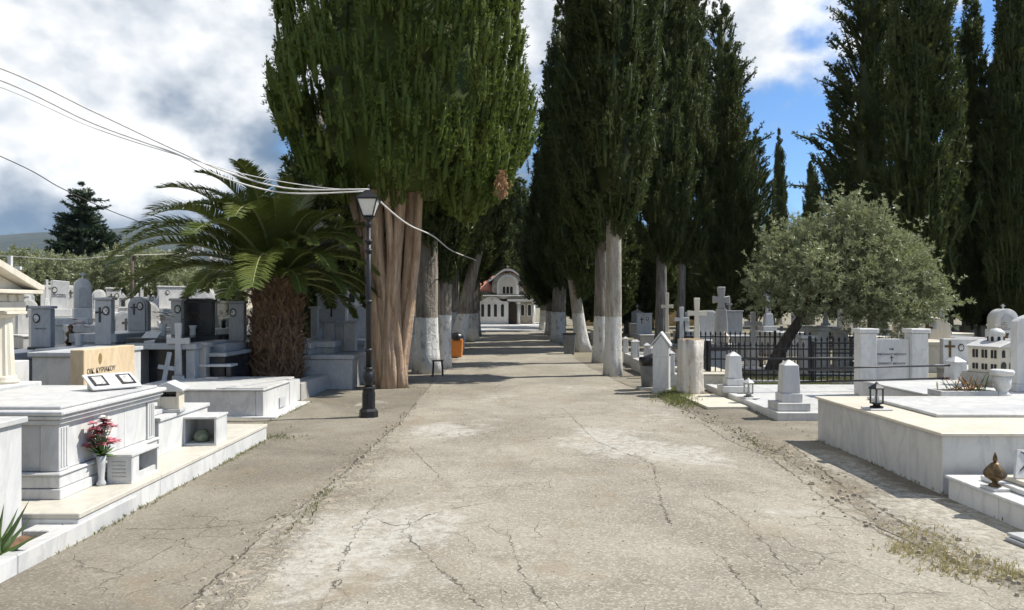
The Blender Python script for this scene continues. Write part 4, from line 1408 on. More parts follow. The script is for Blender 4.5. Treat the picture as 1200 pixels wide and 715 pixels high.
# ------------------------------------------------------------------ lamp post
def lamp_post():
    X, D, _ = G(432, 490)
    t = thing('lamp_post', 'black cast-iron lamp post with four-sided lantern beside the road', 'lamp post', (X, D, 0.01))
    MB().lathe([(0.14, 0), (0.145, 0.02), (0.14, 0.10), (0.105, 0.14)], 0, 0, 8).obj('base', M_IRON, t, bevel=0.006)
    sh = MB().lathe([(0.10, 0.14), (0.092, 0.40), (0.098, 0.42), (0.11, 0.44), (0.098, 0.46)], 0, 0, 8).obj('pedestal', M_IRON, t, bevel=0.004)
    for k in range(8):
        a = math.pi / 8 + k * math.pi / 4
        MB().box(-0.022, 0.022, -0.004, 0.006, 0.17, 0.37).obj('raised_panel', M_IRON, sh, loc=(0.0895 * math.cos(a), 0.0895 * math.sin(a), 0)).rotation_euler = (0, 0, a + math.pi / 2)
    MB().lathe([(0.06, 0.46), (0.055, 0.49), (0.085, 0.55), (0.092, 0.60), (0.075, 0.67), (0.05, 0.70), (0.068, 0.715), (0.068, 0.735), (0.045, 0.75)], 0, 0, 18).obj('vase_ornament', M_IRON, t, True)
    MB().lathe([(0.047, 0.75), (0.040, 1.8), (0.034, 2.82)], 0, 0, 14).obj('pole', M_IRON, t, True)
    for z in (1.0, 1.72, 2.48, 2.62):
        MB().lathe([(0.042, z - 0.03), (0.060, z - 0.015), (0.062, z + 0.01), (0.042, z + 0.03)], 0, 0, 14).obj('collar', M_IRON, t, True)
    MB().lathe([(0.034, 2.82), (0.055, 2.86), (0.035, 2.90), (0.028, 2.93), (0.075, 2.965), (0.07, 2.98)], 0, 0, 12).obj('lantern_cup', M_IRON, t, True)
    ln = thing_part('lantern', t)
    z0, z1, b0, b1 = 2.985, 3.235, 0.072, 0.145
    MB().frustum(0, 0, z0, z0 + 0.015, 0.16, 0.16, 0.16, 0.16).obj('bottom_frame', M_IRON, ln)
    MB().frustum(0, 0, z1, z1 + 0.02, 0.31, 0.31, 0.31, 0.31).obj('top_frame', M_IRON, ln)
    for sx in (-1, 1):
        for sy in (-1, 1):
            MB().tube([(sx * b0, sy * b0, z0), (sx * b1, sy * b1, z1)], 0.011, 6).obj('corner_bar', M_IRON, ln)
    for k in range(4):
        c, s = round(math.cos(k * math.pi / 2)), round(math.sin(k * math.pi / 2))
        vs = []
        for z, b in ((z0 + 0.016, b0 - 0.004), (z1 - 0.001, b1 - 0.006)):
            for q in (-1, 1):
                vs.append((c * b - s * q * b, s * b + c * q * b, z))
        vs += [(x * 0.96, y * 0.96, z) for x, y, z in vs]
        MB().add(vs, [(0, 1, 3, 2), (4, 6, 7, 5), (0, 2, 6, 4), (1, 5, 7, 3), (2, 3, 7, 6), (0, 4, 5, 1)]).obj('glass_pane', M_GLASS_MILK, ln)
    MB().frustum(0, 0, z1 + 0.021, z1 + 0.11, 0.32, 0.32, 0.12, 0.12).obj('lantern_roof', M_IRON, ln)
    MB().frustum(0, 0, z1 + 0.111, z1 + 0.145, 0.13, 0.13, 0.07, 0.07).obj('lantern_cap', M_IRON, ln)
    MB().lathe([(0.012, z1 + 0.145), (0.022, z1 + 0.165), (0.012, z1 + 0.185), (0.016, z1 + 0.20), (0.002, z1 + 0.235)], 0, 0, 10).obj('finial', M_IRON, ln, True)
    return X, D


def thing_part(name, parent):
    o = bpy.data.objects.new(name, None)
    o.empty_display_size = 0.1
    COL.objects.link(o)
    o.parent = parent
    return o


LX, LD = lamp_post()


# ------------------------------------------------------------------ cables
def cable(lab, pts, r, mat, name='cable'):
    # Catmull-Rom through the points
    P = [Vector(p) for p in pts]
    P = [P[0] * 2 - P[1]] + P + [P[-1] * 2 - P[-2]]
    out = []
    for i in range(1, len(P) - 2):
        for k in range(10):
            u = k / 10
            a, b, c, d = P[i - 1], P[i], P[i + 1], P[i + 2]
            out.append(0.5 * ((2 * b) + (-a + c) * u + (2 * a - 5 * b + 4 * c - d) * u * u + (-a + 3 * b - 3 * c + d) * u ** 3))
    out.append(P[-2])
    o = MB().tube(out, r, 6).obj(name, mat, None, True)
    tag(o, lab, 'cable')
    return o


def at(x, y, d):
    return (PX(x, d), d, PZ(y, d))


TOP = (LX, LD - 0.02, 3.40)
J = at(210, 178, 9.9)
cable('upper white cable sweeping from the top left to the lamp post', [at(-700, -150, 8.2), at(-160, 32, 8.9), at(0, 80, 9.3), at(110, 131, 9.6), J, at(270, 203, 10.3), at(340, 221, 10.7), TOP], 0.011, M_CABLEW)
cable('lower white cable running just beneath the upper one to the lamp', [at(-700, -120, 8.0), at(-160, 46, 8.7), at(0, 94, 9.2), at(110, 145, 9.55), at(208, 181, 9.9), at(262, 208, 10.2), at(335, 226, 10.7), (LX - 0.03, LD, 3.37)], 0.011, M_CABLEW)
cable('thin third cable hanging lowest of the bundle at the upper left', [at(-700, -110, 8.1), at(-160, 52, 8.8), at(0, 102, 9.25), at(110, 150, 9.6), at(212, 183, 9.92), at(290, 205, 10.4), at(370, 219, 10.9), (LX + 0.02, LD + 0.02, 3.38)], 0.006, M_CABLEW)
cable('white cable from the lamp post slanting down to the whitewashed trunk', [TOP, at(455, 245, 11.8), at(480, 264, 12.8), at(508, 277, 14.2), at(530, 294, 17.5), at(558, 305, 22.5)], 0.013, M_CABLEW)
cable('thin dark overhead wire crossing the grey sky at the left', [at(-300, 60, 16), at(0, 183, 18), at(75, 222, 19.5), at(150, 255, 21), at(240, 282, 24), at(400, 300, 30)], 0.012, M_CABLEB)

# ------------------------------------------------------------------ generic graves
ORD = ['first', 'second', 'third', 'fourth', 'fifth', 'sixth', 'seventh', 'eighth', 'ninth', 'tenth', 'eleventh', 'twelfth', 'thirteenth', 'fourteenth', 'fifteenth', 'sixteenth', 'seventeenth', 'eighteenth', 'nineteenth', 'twentieth']


def face_cross(parent, x, y, z, h, mat, d=0.012):
    return MB().prism(shift(cross_poly(h, h * 0.6, h * 0.13, h * 0.66), x, z), y - d, y + 0.002).obj('cross', mat, parent)


def oval_photo(parent, x, y, z, w=0.13, h=0.17):
    f = MB().prism(shift(oval_poly(w, h), x, z), y - 0.012, y + 0.002).obj('photo_frame', M_PHOTO, parent)
    MB().prism(shift(oval_poly(w * 0.7, h * 0.7), x, z), y - 0.016, y - 0.0125).obj('portrait', M_PHOTOP, f)
    return f


def grave(kind, lab, X, D, z, w, h, mat, rz=0.0, base=None, bmat=None, group=None, text=None, photo=False, cross=None, cat=None, name=None):
    """a grave marker (facing -y in its own frame) with the tomb it stands on; z = level of the ground"""
    names = {'rect': 'headstone', 'arch': 'headstone', 'cross': 'grave_cross', 'domed': 'domed_shrine', 'tower': 'shrine_tower', 'pillars': 'pillared_headstone', 'lean': 'inscribed_stele', 'gable': 'headstone', 'wave': 'headstone'}
    cats = {'cross': 'cross', 'domed': 'shrine', 'tower': 'shrine'}
    t = thing(name or names[kind], lab, cat or cats.get(kind, 'headstone'), (X, D, z), rz, group)
    bmat = bmat or mat
    hb = 0.0
    th = 0.14
    if base:
        bw, bl, bh = base
        panel(t, -bw / 2, bw / 2, -bl + th, th + 0.12, -0.05, bh * 0.86, bmat, 'tomb_base', 0.008)
        panel(t, -bw / 2 - 0.03, bw / 2 + 0.03, -bl + th - 0.03, th + 0.15, bh * 0.86 + 0.003, bh, mat, 'cover_slab', 0.01)
        hb = bh + 0.003
    if kind == 'rect':
        panel(t, -w / 2, w / 2, 0, th, hb, hb + h, mat, 'stone', 0.01)
        panel(t, -w / 2 - 0.03, w / 2 + 0.03, -0.03, th + 0.03, hb + h + 0.002, hb + h + 0.05, mat, 'cap', 0.01)
    elif kind == 'lean':
        MB().prism([(-w * 0.42, hb), (w * 0.36, hb), (w * 0.5, hb + h), (-w * 0.3, hb + h * 1.04)], 0, th).obj('stone', mat, t, bevel=0.01)
    elif kind == 'arch':
        MB().prism(shift(arch_poly(w, h, 14), 0, hb), 0, th).obj('stone', mat, t, bevel=0.008)
        MB().prism(shift(arch_poly(w + 0.08, h + 0.04, 14), 0, hb), 0.03, th + 0.03).obj('border', bmat, t, bevel=0.008)
    elif kind == 'gable':
        MB().prism([(-w / 2, hb), (w / 2, hb), (w / 2, hb + h * 0.8), (0, hb + h), (-w / 2, hb + h * 0.8)], 0, th).obj('stone', mat, t, bevel=0.008)
    elif kind == 'wave':
        pts = [(-w / 2, hb), (w / 2, hb)] + [(w / 2 - w * k / 12, hb + h * (0.86 + 0.12 * math.cos((k / 12 - 0.5) * 4 * math.pi))) for k in range(13)]
        MB().prism(pts, 0, th).obj('stone', mat, t, bevel=0.008)
    elif kind == 'cross':
        panel(t, -w * 0.42, w * 0.42, -w * 0.22, w * 0.34, hb, hb + h * 0.10, mat, 'plinth', 0.01)
        MB().frustum(0, w * 0.06, hb + h * 0.103, hb + h * 0.36, w * 0.55, w * 0.4, w * 0.42, w * 0.32).obj('pedestal', mat, t, bevel=0.01)
        MB().prism(shift(cross_poly(h * 0.64, w, w * 0.24, h * 0.42, w * 0.03), 0, hb + h * 0.362), 0.0, w * 0.16).obj('cross', mat, t, bevel=0.008)
    elif kind == 'tower':
        panel(t, -w / 2, w / 2, 0, w * 0.9, hb, hb + h * 0.45, mat, 'pedestal', 0.01)
        panel(t, -w / 2 - 0.03, w / 2 + 0.03, -0.03, w * 0.9 + 0.03, hb + h * 0.45 + 0.002, hb + h * 0.5, mat, 'ledge', 0.01)
        panel(t, -w * 0.42, w * 0.42, 0.04, w * 0.8, hb + h * 0.5 + 0.002, hb + h * 0.82, mat, 'shrine', 0.008)
        MB().prism(shift(arch_poly(w * 0.44, h * 0.24, 8), 0, hb + h * 0.53), 0.03, 0.044).obj('niche', M_DARK, t)  # flat dark arch painting the shade of a niche
        MB().prism([(-w * 0.55, hb + h * 0.822), (w * 0.55, hb + h * 0.822), (0, hb + h)], 0.0, w * 0.85).obj('roof', mat, t, bevel=0.008)
    elif kind == 'domed':
        panel(t, -w / 2, w / 2, 0, w * 0.8, hb, hb + h * 0.3, mat, 'pedestal', 0.01)
        MB().prism(shift(arch_poly(w * 0.92, h * 0.56, 14), 0, hb + h * 0.303), 0.05, w * 0.72).obj('vault', mat, t, True, bevel=0.008)
        MB().prism(shift(arch_poly(w * 0.46, h * 0.36, 10), 0, hb + h * 0.34), 0.035, 0.052).obj('niche', M_GREY, t)
        MB().prism(shift(cross_poly(h * 0.13, h * 0.09, h * 0.025, h * 0.085), 0, hb + h * 0.86), w * 0.34, w * 0.42).obj('cross', mat, t)
    elif kind == 'pillars':
        for s in (-1, 1):
            panel(t, s * w / 2 - 0.12, s * w / 2 + 0.12, -0.06, 0.22, hb, hb + h * 0.93, mat, 'pillar', 0.01)
            panel(t, s * w / 2 - 0.15, s * w / 2 + 0.15, -0.09, 0.25, hb + h * 0.93 + 0.002, hb + h, mat, 'pillar_cap', 0.012)
        panel(t, -w / 2 + 0.122, w / 2 - 0.122, 0.0, 0.12, hb, hb + h * 0.80, mat, 'stone', 0.006)
    if text:
        text_part(text[0], text[1], text[2] if len(text) > 2 else M_INK, t, (0, -0.001, hb + h * (text[3] if len(text) > 3 else 0.5)))
    if photo:
        oval_photo(t, -w * 0.2 if photo == 'l' else w * 0.2 if photo == 'r' else 0, 0.0, hb + h * 0.76)
    if cross:
        if cross == 'top':
            MB().prism(shift(cross_poly(0.30, 0.19, 0.045, 0.2), 0, hb + h + (0.052 if kind == 'rect' else -0.01)), 0.04, 0.09).obj('cross', mat, t, bevel=0.004)
        else:
            face_cross(t, w * 0.18 if photo == 'l' else -w * 0.18 if photo == 'r' else 0, 0.0, hb + h * 0.5, h * 0.34, cross)
    return t


def by_px(kind, lab, x0, x1, ytop, ybot, d, mat, rz=0.0, **kw):
    """a grave marker that spans these pixels at depth d; its tomb base reaches down to the ground"""
    X = PX((x0 + x1) / 2, d)
    w = (x1 - x0) * d / F
    zg = ground_z(X, d) if X < -5 else 0.0
    ztop, zbot = PZ(ytop, d), PZ(ybot, d)
    bh = max(0.12, zbot - zg)
    base = kw.pop('base', None) or (max(w + 0.25, 0.7), 1.7, bh)
    base = (base[0], base[1], bh)
    return grave(kind, lab, X, d, zg, w, ztop - zg - bh, mat, rz, base, **kw)


# named graves of the left side, front to back
by_px('rect', 'blue-grey marble stele with dark wreath just right of the temple tomb', 36, 59, 362, 409, 13.2, M_BLUEGREY, photo='l', base=(0.7, 1.6, 0.9), text=('ΑΝΑΠΑΥΣΙΣ', 0.035))
t = thing('tomb', 'polished dark green marble block tomb right of the blue-grey stele', 'tomb', (PX(80, 13.6), 13.6, 0))
panel(t, -0.36, 0.30, -0.5, 0.9, -0.02, 0.9, M_GREEN, 'body', 0.008)
panel(t, -0.40, 0.34, -0.55, 0.95, 0.903, 0.95, M_BLACK, 'cover_slab', 0.008)
lanw = MB().lathe([(0.06, 0.953), (0.10, 1.0), (0.05, 1.08), (0.09, 1.16), (0.03, 1.22), (0.05, 1.30), (0.0, 1.34)], -0.02, 0.1, 12).obj('bronze_lamp', M_BRONZE, t, True)
by_px('rect', 'slim blue-white stele with black carved flower left of the arched headstone', 111, 130, 352, 404, 13.4, M_GREY, photo='r', base=(0.62, 1.5, 0.9), cross=M_INK)
by_px('arch', 'dark grey arched headstone with oval photo near the wooden pole', 151, 170, 350, 388, 15.0, M_BLUEGREY, photo='r', cross=M_INK, base=(0.8, 1.7, 1.1))
t = thing('book_tablet', 'slate-grey open book tablet on the tomb below the dark arched headstone', 'tablet', (PX(176, 13.0), 13.0, 1.03), R(-10))
MB().add([(-0.15, -0.1, 0.0), (0.15, -0.1, 0.0), (0.15, 0.1, 0.16), (-0.15, 0.1, 0.16), (-0.15, -0.1, 0.03), (0.15, -0.1, 0.03), (0.15, 0.1, 0.19), (-0.15, 0.1, 0.19)], [(0, 3, 2, 1), (4, 5, 6, 7), (0, 1, 5, 4), (1, 2, 6, 5), (2, 3, 7, 6), (3, 0, 4, 7)]).obj('book', M_GREY, t)
MB().box(-0.13, 0.13, 0.06, 0.1, 0.0, 0.13).obj('rest', M_GREY, t)
# table-like tomb, the shade of its recess put in as a dark sheet
t = thing('table_tomb', 'blue-grey table tomb with its recess painted dark left of the stone cross', 'tomb', (PX(152, 12.6), 12.6, 0))
panel(t, 0.0, 0.16, 0, 1.5, -0.02, 0.93, M_ROUGH, 'post', 0.008)
panel(t, 0.95, 1.10, 0, 1.5, -0.02, 0.93, M_BLUEGREY, 'post', 0.008)
panel(t, 0.163, 0.947, 0.5, 1.4, -0.02, 0.93, M_BLUEGREY, 'wall', 0.006)
panel(t, 0.163, 0.947, 0.08, 0.498, -0.02, 0.22, M_BLUEGREY, 'floor_slab', 0.006)
MB().box(0.2, 0.48, 0.485, 0.499, 0.24, 0.84).obj('recess_shade', M_DARK, t)
panel(t, -0.05, 1.15, -0.06, 1.55, 0.933, 1.03, M_BLUEGREY, 'table_slab', 0.01)
grave('cross', 'grey weathered stone cross on a plinth in front of the table tomb', PX(208, 12.5), 12.5, 0, 0.38, 1.38, M_WHITE2)
t = thing('grave_cross', 'small leaning marble cross propped left of the stone cross plinth', 'cross', (PX(186, 12.2), 12.2, 0.0), R(15))
o = MB().prism(cross_poly(0.92, 0.26, 0.07, 0.66), -0.02, 0.03).obj('cross', M_BLUEGREY, t, bevel=0.004)
o.rotation_euler = (R(-8), R(9), 0)
# black headstone group
by_px('rect', 'wide polished black granite headstone left of the palm', 213, 249, 354, 392, 14.6, M_BLACK, base=(1.0, 1.8, 0.9), bmat=M_BLACK)
by_px('rect', 'white marble side pillar with dark floral carving left of the black headstone', 200, 212, 353, 393, 14.2, M_WHITE, photo='r', base=(0.4, 0.5, 0.9))
t = thing('tomb', 'long black granite tomb slab below the black headstone', 'tomb', (PX(246, 13.4), 13.4, 0))
panel(t, -0.42, 0.42, -0.4, 0.8, -0.02, 0.78, M_BLACK, 'body', 0.008)
panel(t, -0.46, 0.46, -0.45, 0.85, 0.783, 0.85, M_BLUEGREY, 'cover_slab', 0.008)
t = thing('marble_bench', 'slim marble bench with dark legs left of the palm foot', 'bench', (PX(256, 12.95), 12.95, 0))
panel(t, -0.28, 0.28, -0.16, 0.16, 0.62, 0.66, M_WHITE, 'seat', 0.006)
for sx in (-1, 1):
    panel(t, sx * 0.22 - 0.04, sx * 0.22 + 0.04, -0.12, 0.12, -0.02, 0.617, M_BLACK, 'leg', 0.004)
t = thing('stone_post', 'weathered stone post beside the stone cross', 'post', (PX(237, 12.9), 12.9, 0))
MB().frustum(0, 0, -0.02, 0.98, 0.22, 0.22, 0.18, 0.18).obj('shaft', M_ROUGH, t, bevel=0.01)
panel(t, -0.12, 0.12, -0.12, 0.12, 0.98, 1.04, M_ROUGH, 'cap', 0.015)
t = thing('flower_pot', 'grey stone flower pot at the foot of the bench near the palm', 'pot', (PX(252, 12.6), 12.6, 0))
MB().lathe([(0.10, 0), (0.12, 0.02), (0.16, 0.24), (0.18, 0.27), (0.17, 0.28), (0.14, 0.22)], 0, 0, 16).obj('pot', M_ROUGH, t, True)
leaf_blade(t, 'stem', M_LEAF, (0, 0, 0.2), 0.4, R(80), 0.28, 0.012, 0.002, 0.1, 5, 'leaf')
by_px('tower', 'cream shrine with flat roof behind the black granite headstone', 250, 275, 335, 372, 17.5, M_CREAM, base=(0.9, 1.4, 1.0))
by_px('rect', 'grey stele with dark urn half hidden by the palm trunk', 268, 286, 356, 400, 14.6, M_BLUEGREY, photo='l', base=(0.5, 1.4, 0.9))

# right of the palm
by_px('rect', 'large blue-grey marble headstone between the palm and the lamp post', 372, 405, 347, 396, 17.0, M_GREY, cross=M_INK, base=(0.9, 1.8, 0.9), bmat=M_BLUEGREY)
by_px('tower', 'white marble shrine tower just left of the lamp post', 404, 420, 332, 380, 20.5, M_WHITE, base=(0.8, 1.4, 1.0))
by_px('gable', 'pale gabled headstone with small statue left of the lamp post', 408, 432, 358, 396, 18.5, M_GREY, photo='l', base=(0.8, 1.4, 0.75))
by_px('rect', 'slim grey headstone right of the palm trunk', 364, 372, 362, 398, 16.2, M_WHITE2, base=(0.5, 1.4, 0.9))
by_px('tower', 'tall white shrine tower seen between the tan and whitewashed trunks', 476, 491, 326, 382, 24.0, M_CREAM, base=(0.8, 1.4, 0.9))
by_px('arch', 'arched headstone in the gap right of the broad tan trunk', 478, 492, 372, 392, 21.0, M_WHITE2, base=(0.8, 1.5, 0.7))
by_px('pillars', 'grey pillared headstone with a slab in front left of the lamp post', 386, 410, 376, 412, 15.9, M_BLUEGREY, base=(1.0, 1.2, 0.8))


def post_rail(lab, pts, zt, rails, mat=M_IRON, pmat=M_ROUGH, pw=0.16, name='pipe_railing'):
    t = thing(name, lab, 'railing', (pts[0][0], pts[0][1], 0))
    o = Vector((pts[0][0], pts[0][1], 0))
    for p in pts:
        q = Vector((p[0], p[1], 0)) - o
        MB().frustum(q.x, q.y, -0.02, zt, pw, pw, pw * 0.9, pw * 0.9).obj('post', pmat, t, bevel=0.01)
        MB().frustum(q.x, q.y, zt + 0.001, zt + 0.07, pw * 1.1, pw * 1.1, 0.03, 0.03).obj('post_cap', pmat, t)
    for a, b in zip(pts[:-1], pts[1:]):
        pa, pb = Vector((a[0], a[1], 0)) - o, Vector((b[0], b[1], 0)) - o
        dd = (pb - pa).normalized() * pw * 0.47
        for z in rails:
            MB().tube([pa + dd + Vector((0, 0, z)), pb - dd + Vector((0, 0, z))], 0.018, 6).obj('rail', mat, t)
    return t


post_rail('black pipe railing on stone posts behind the kerb right of the palm', [(-3.85, 15.4), (-3.85, 17.6), (-3.82, 19.8)], 0.95, (0.45, 0.8))
post_rail('black pipe railing with stone posts behind the palm foot', [(-7.4, 13.9), (-5.75, 14.2), (-3.95, 16.4)], 0.9, (0.35, 0.6, 0.85))
post_rail('iron railing along the left plots far behind the lamp post', [(-3.8, 22.0), (-3.8, 25.0), (-3.7, 28.0)], 0.85, (0.4, 0.75))

# far white graves in the sun on the left
by_px('cross', 'white marble cross standing left of the slanted inscribed stele', 50, 60, 328, 362, 20.0, M_WHITE, R(36), base=(0.8, 1.7, 0.9))
by_px('lean', 'slanted white inscribed stele behind the dark green tomb', 58, 80, 330, 372, 19.0, M_WHITE, R(36), base=(0.9, 1.7, 1.0), text=('ΟΙΚΟΓΕΝΕΙΑ\nΠΑΠΑΔΗΜΑΣ', 0.05, M_INK, 0.6), photo='l')
by_px('domed', 'domed white shrine topped with a cross left of the slim stele', 88, 107, 318, 380, 18.0, M_WHITE, R(36), base=(0.8, 1.5, 0.9))
by_px('arch', 'small white arched headstone directly left of the domed shrine', 78, 88, 336, 362, 21.0, M_WHITE2, R(36), cross=M_INK)
by_px('arch', 'white round-topped headstone right of the domed shrine', 111, 122, 341, 366, 22.0, M_WHITE, R(36))
by_px('rect', 'white square headstone with a cross behind the slim stele', 126, 141, 339, 372, 23.0, M_WHITE, R(36), cross=M_INK, photo='r')
by_px('wave', 'white headstone with a curved top right of the wooden pole', 174, 186, 345, 368, 25.0, M_WHITE, R(36), photo='l')
by_px('rect', 'broad white family headstone behind the side pillar', 187, 220, 337, 362, 26.0, M_WHITE, R(36), photo='l', base=(1.3, 1.8, 0.9))
by_px('cross', 'slim white cross monument right of the black headstone', 249, 258, 346, 384, 15.8, M_WHITE, R(36), base=(0.5, 1.2, 0.9))
by_px('tower', 'grey-white shrine left of the wooden pole in the sun', 140, 149, 344, 376, 22.0, M_WHITE2, R(36))

# rows of further graves; labels count them from the left within their kind
rg = random.Random(77)
rows = []
KW = {'arch': 'round-topped headstone', 'rect': 'square headstone', 'cross': 'cross on a pedestal', 'tower': 'gabled shrine', 'gable': 'pointed headstone', 'wave': 'wavy-topped headstone', 'domed': 'domed shrine'}
MC = [(M_WHITE, 'white'), (M_WHITE2, 'weathered white'), (M_GREY, 'grey'), (M_CREAM, 'cream'), (M_BLUEGREY, 'slate-grey'), (M_BLACK, 'black')]


def scatter(d0, d1, dstep, px0, px1, minx, where, grp, seed, dens, wmat):
    rr = random.Random(seed)
    specs = []
    d = d0
    while d < d1:
        X0, X1 = PX(px0, d), PX(px1, d)
        x = X0 + rr.uniform(0, 1)
        while x < X1:
            if abs(x) > minx and rr.random() < dens:
                kind = rr.choices(['rect', 'arch', 'cross', 'tower', 'gable', 'wave', 'domed'], [5, 4, 4, 2, 2, 2, 1])[0]
                mi = rr.choices(range(6), wmat)[0]
                specs.append((x + rr.uniform(-0.3, 0.3), d + rr.uniform(-0.4, 0.4), kind, mi, rr.random(), rr.random()))
            x += rr.uniform(1.7, 2.6)
        d += dstep * rr.uniform(0.85, 1.15)
    byk = {}
    for s in specs:
        byk.setdefault((s[2], s[3]), []).append(s)
    for (kind, mi), ss in byk.items():
        ss.sort(key=lambda s: s[0] / s[1])
        for i, (x, dd, k, m, u, v) in enumerate(ss):
            lab = ('only ' if len(ss) == 1 else ORD[min(i, 19)] + ' ') + MC[mi][1] + ' ' + KW[kind] + ('' if len(ss) == 1 else ' from the left') + ' ' + where
            zg = ground_z(x, dd) if x < -5 else 0.0
            hh = {'rect': 0.85, 'arch': 0.85, 'cross': 1.35, 'tower': 1.1, 'gable': 0.9, 'wave': 0.8, 'domed': 1.2}[kind] * (0.8 + 0.45 * u)
            ww = {'rect': 0.7, 'arch': 0.6, 'cross': 0.5, 'tower': 0.5, 'gable': 0.55, 'wave': 0.8, 'domed': 0.6}[kind] * (0.85 + 0.4 * v)
            ph = ['l', 'r', None][int(u * 2.99)] if kind in ('rect', 'wave', 'arch') else None
            grave(kind, lab, x, dd, zg, ww, hh, MC[mi][0], (u - 0.5) * 0.25 + (R(38) if x < 0 else 0.0), (max(0.9, ww + 0.2), 1.8, 0.35 + 0.5 * v), MC[mi][0] if mi not in (5,) else M_BLUEGREY, grp, photo=ph, cross=('top' if v > 0.75 and kind in ('rect', 'gable') else (M_INK if v < 0.4 and kind in ('rect', 'arch') else None)))


scatter(20.5, 30, 3.2, -60, 440, 4.2, 'in the middle left rows', 'graves in the middle left rows', 5, 0.8, [6, 4, 2, 1, 1, 1])
scatter(33, 50, 4.2, -20, 500, 4.4, 'in the farthest left rows', 'graves in the far left rows', 6, 0.66, [7, 4, 2, 1, 0.5, 0.5])
scatter(20.5, 30, 3.0, 690, 1230, 4.2, 'behind the right iron fence', 'graves in the middle right rows', 17, 0.55, [3, 6, 4, 2, 2, 0.6])
scatter(33, 46, 4.4, 690, 1230, 4.0, 'under the right cypresses', 'graves in the far right rows', 18, 0.45, [3, 6, 3, 2, 1, 0.5])

# wooden pole
t = thing('utility_pole', 'dark wooden utility pole standing before the left olives', 'pole', (PX(155, 32), 32, ground_z(PX(155, 32), 32)))
MB().tube([(0, 0, -0.1), (0, 0, 3.0)], [0.09, 0.07], 10).obj('shaft', M_POLE, t, True)
MB().box(-0.05, 0.18, -0.05, 0.05, 2.85, 2.93).obj('bracket', M_POLE, t)
cable('thin faint wire stretched low across the left hills', [at(-200, 296, 30), at(0, 300, 31), at(80, 304, 31.5), at(155, 299, 32), at(300, 296, 40), at(380, 296, 46)], 0.012, M_CABLEW)
# ------------------------------------------------------------------ right foreground
t = thing('tomb', 'large low marble tomb with pale top slab at the right foreground', 'tomb', (3.77, 6.5, 0), 0, 'marble tombs along the right side')
panel(t, 0.0, 0.03, 0.035, 2.65, -0.02, 0.52, M_WHITE2, 'side_panel', 0.003)
panel(t, 0.0, 2.2, 0.0, 0.032, -0.02, 0.52, M_WHITE2, 'front_panel', 0.003)
panel(t, 2.204, 4.2, 0.0, 0.032, -0.02, 0.52, M_WHITE2, 'front_panel', 0.003)
panel(t, 0.033, 4.2, 0.035, 2.64, -0.02, 0.515, M_WHITE2, 'core', 0)
panel(t, -0.03, 2.1, -0.03, 2.68, 0.523, 0.55, M_CREAM, 'cover_slab', 0.004)
panel(t, 2.104, 4.23, -0.03, 2.68, 0.523, 0.55, M_CREAM, 'cover_slab', 0.004)
panel(t, 0.46, 4.1, 0.9, 2.35, 0.553, 0.585, M_WHITE2, 'raised_slab', 0.006)


def lantern(lab, loc, h, mat, rz=0.0, top=M_IRON):
    t = thing('grave_lantern', lab, 'grave lantern', loc, rz)
    r = h * 0.26
    panel(t, -r * 1.5, r * 1.5, -r * 1.5, r * 1.5, 0, h * 0.06, M_WHITE, 'stone_base', 0.003)
    MB().lathe([(r * 0.95, h * 0.062), (r, h * 0.10), (r * 0.5, h * 0.14), (r * 0.55, h * 0.19), (r * 1.0, h * 0.22), (r * 1.0, h * 0.25)], 0, 0, 6).obj('foot', mat, t)
    for k in range(6):
        a = k * math.pi / 3
        MB().tube([(r * 0.9 * math.cos(a), r * 0.9 * math.sin(a), h * 0.25), (r * 0.9 * math.cos(a), r * 0.9 * math.sin(a), h * 0.74)], r * 0.09, 6).obj('bar', mat, t)
        b = a + math.pi / 3
        MB().add([(r * 0.86 * math.cos(a), r * 0.86 * math.sin(a), h * 0.252), (r * 0.86 * math.cos(b), r * 0.86 * math.sin(b), h * 0.252), (r * 0.86 * math.cos(b), r * 0.86 * math.sin(b), h * 0.738), (r * 0.86 * math.cos(a), r * 0.86 * math.sin(a), h * 0.738)], [(0, 1, 2, 3)]).obj('pane', M_GLASS, t)
    MB().lathe([(r * 1.15, h * 0.742), (r * 1.15, h * 0.78), (r * 0.6, h * 0.88), (r * 0.25, h * 0.93), (r * 0.22, h * 0.96), (0.002, h * 1.0)], 0, 0, 6).obj('roof', top, t)
    MB().lathe([(r * 0.3, h * 0.252), (r * 0.3, h * 0.45), (r * 0.05, h * 0.5)], 0, 0, 10).obj('candle', M_WHITE2, t, True)
    return t


lantern('dark iron hexagonal lantern on the corner of the large low right tomb', (3.92, 7.98, 0.551), 0.30, M_IRON)

t = thing('tomb', 'stepped white marble tomb at the lower right edge of view', 'tomb', (3.75, 4.1, 0), 0, 'marble tombs along the right side')
for y0, y1 in ((0.0, 0.74), (0.744, 1.62), (1.624, 2.28)):
    panel(t, 0.0, 0.03, y0, y1, -0.02, 0.178, M_WHITE, 'side_panel', 0.003)
panel(t, 0.033, 2.0, 0.0, 2.28, -0.02, 0.178, M_WHITE, 'core', 0)
panel(t, -0.02, 2.0, -0.02, 2.30, 0.181, 0.205, M_WHITE, 'lower_slab', 0.004)
panel(t, 0.16, 2.0, 0.1, 2.1, 0.208, 0.245, M_WHITE, 'second_step', 0.005)
panel(t, 0.24, 2.0, 0.2, 1.95, 0.248, 0.285, M_CREAM, 'upper_slab', 0.005)

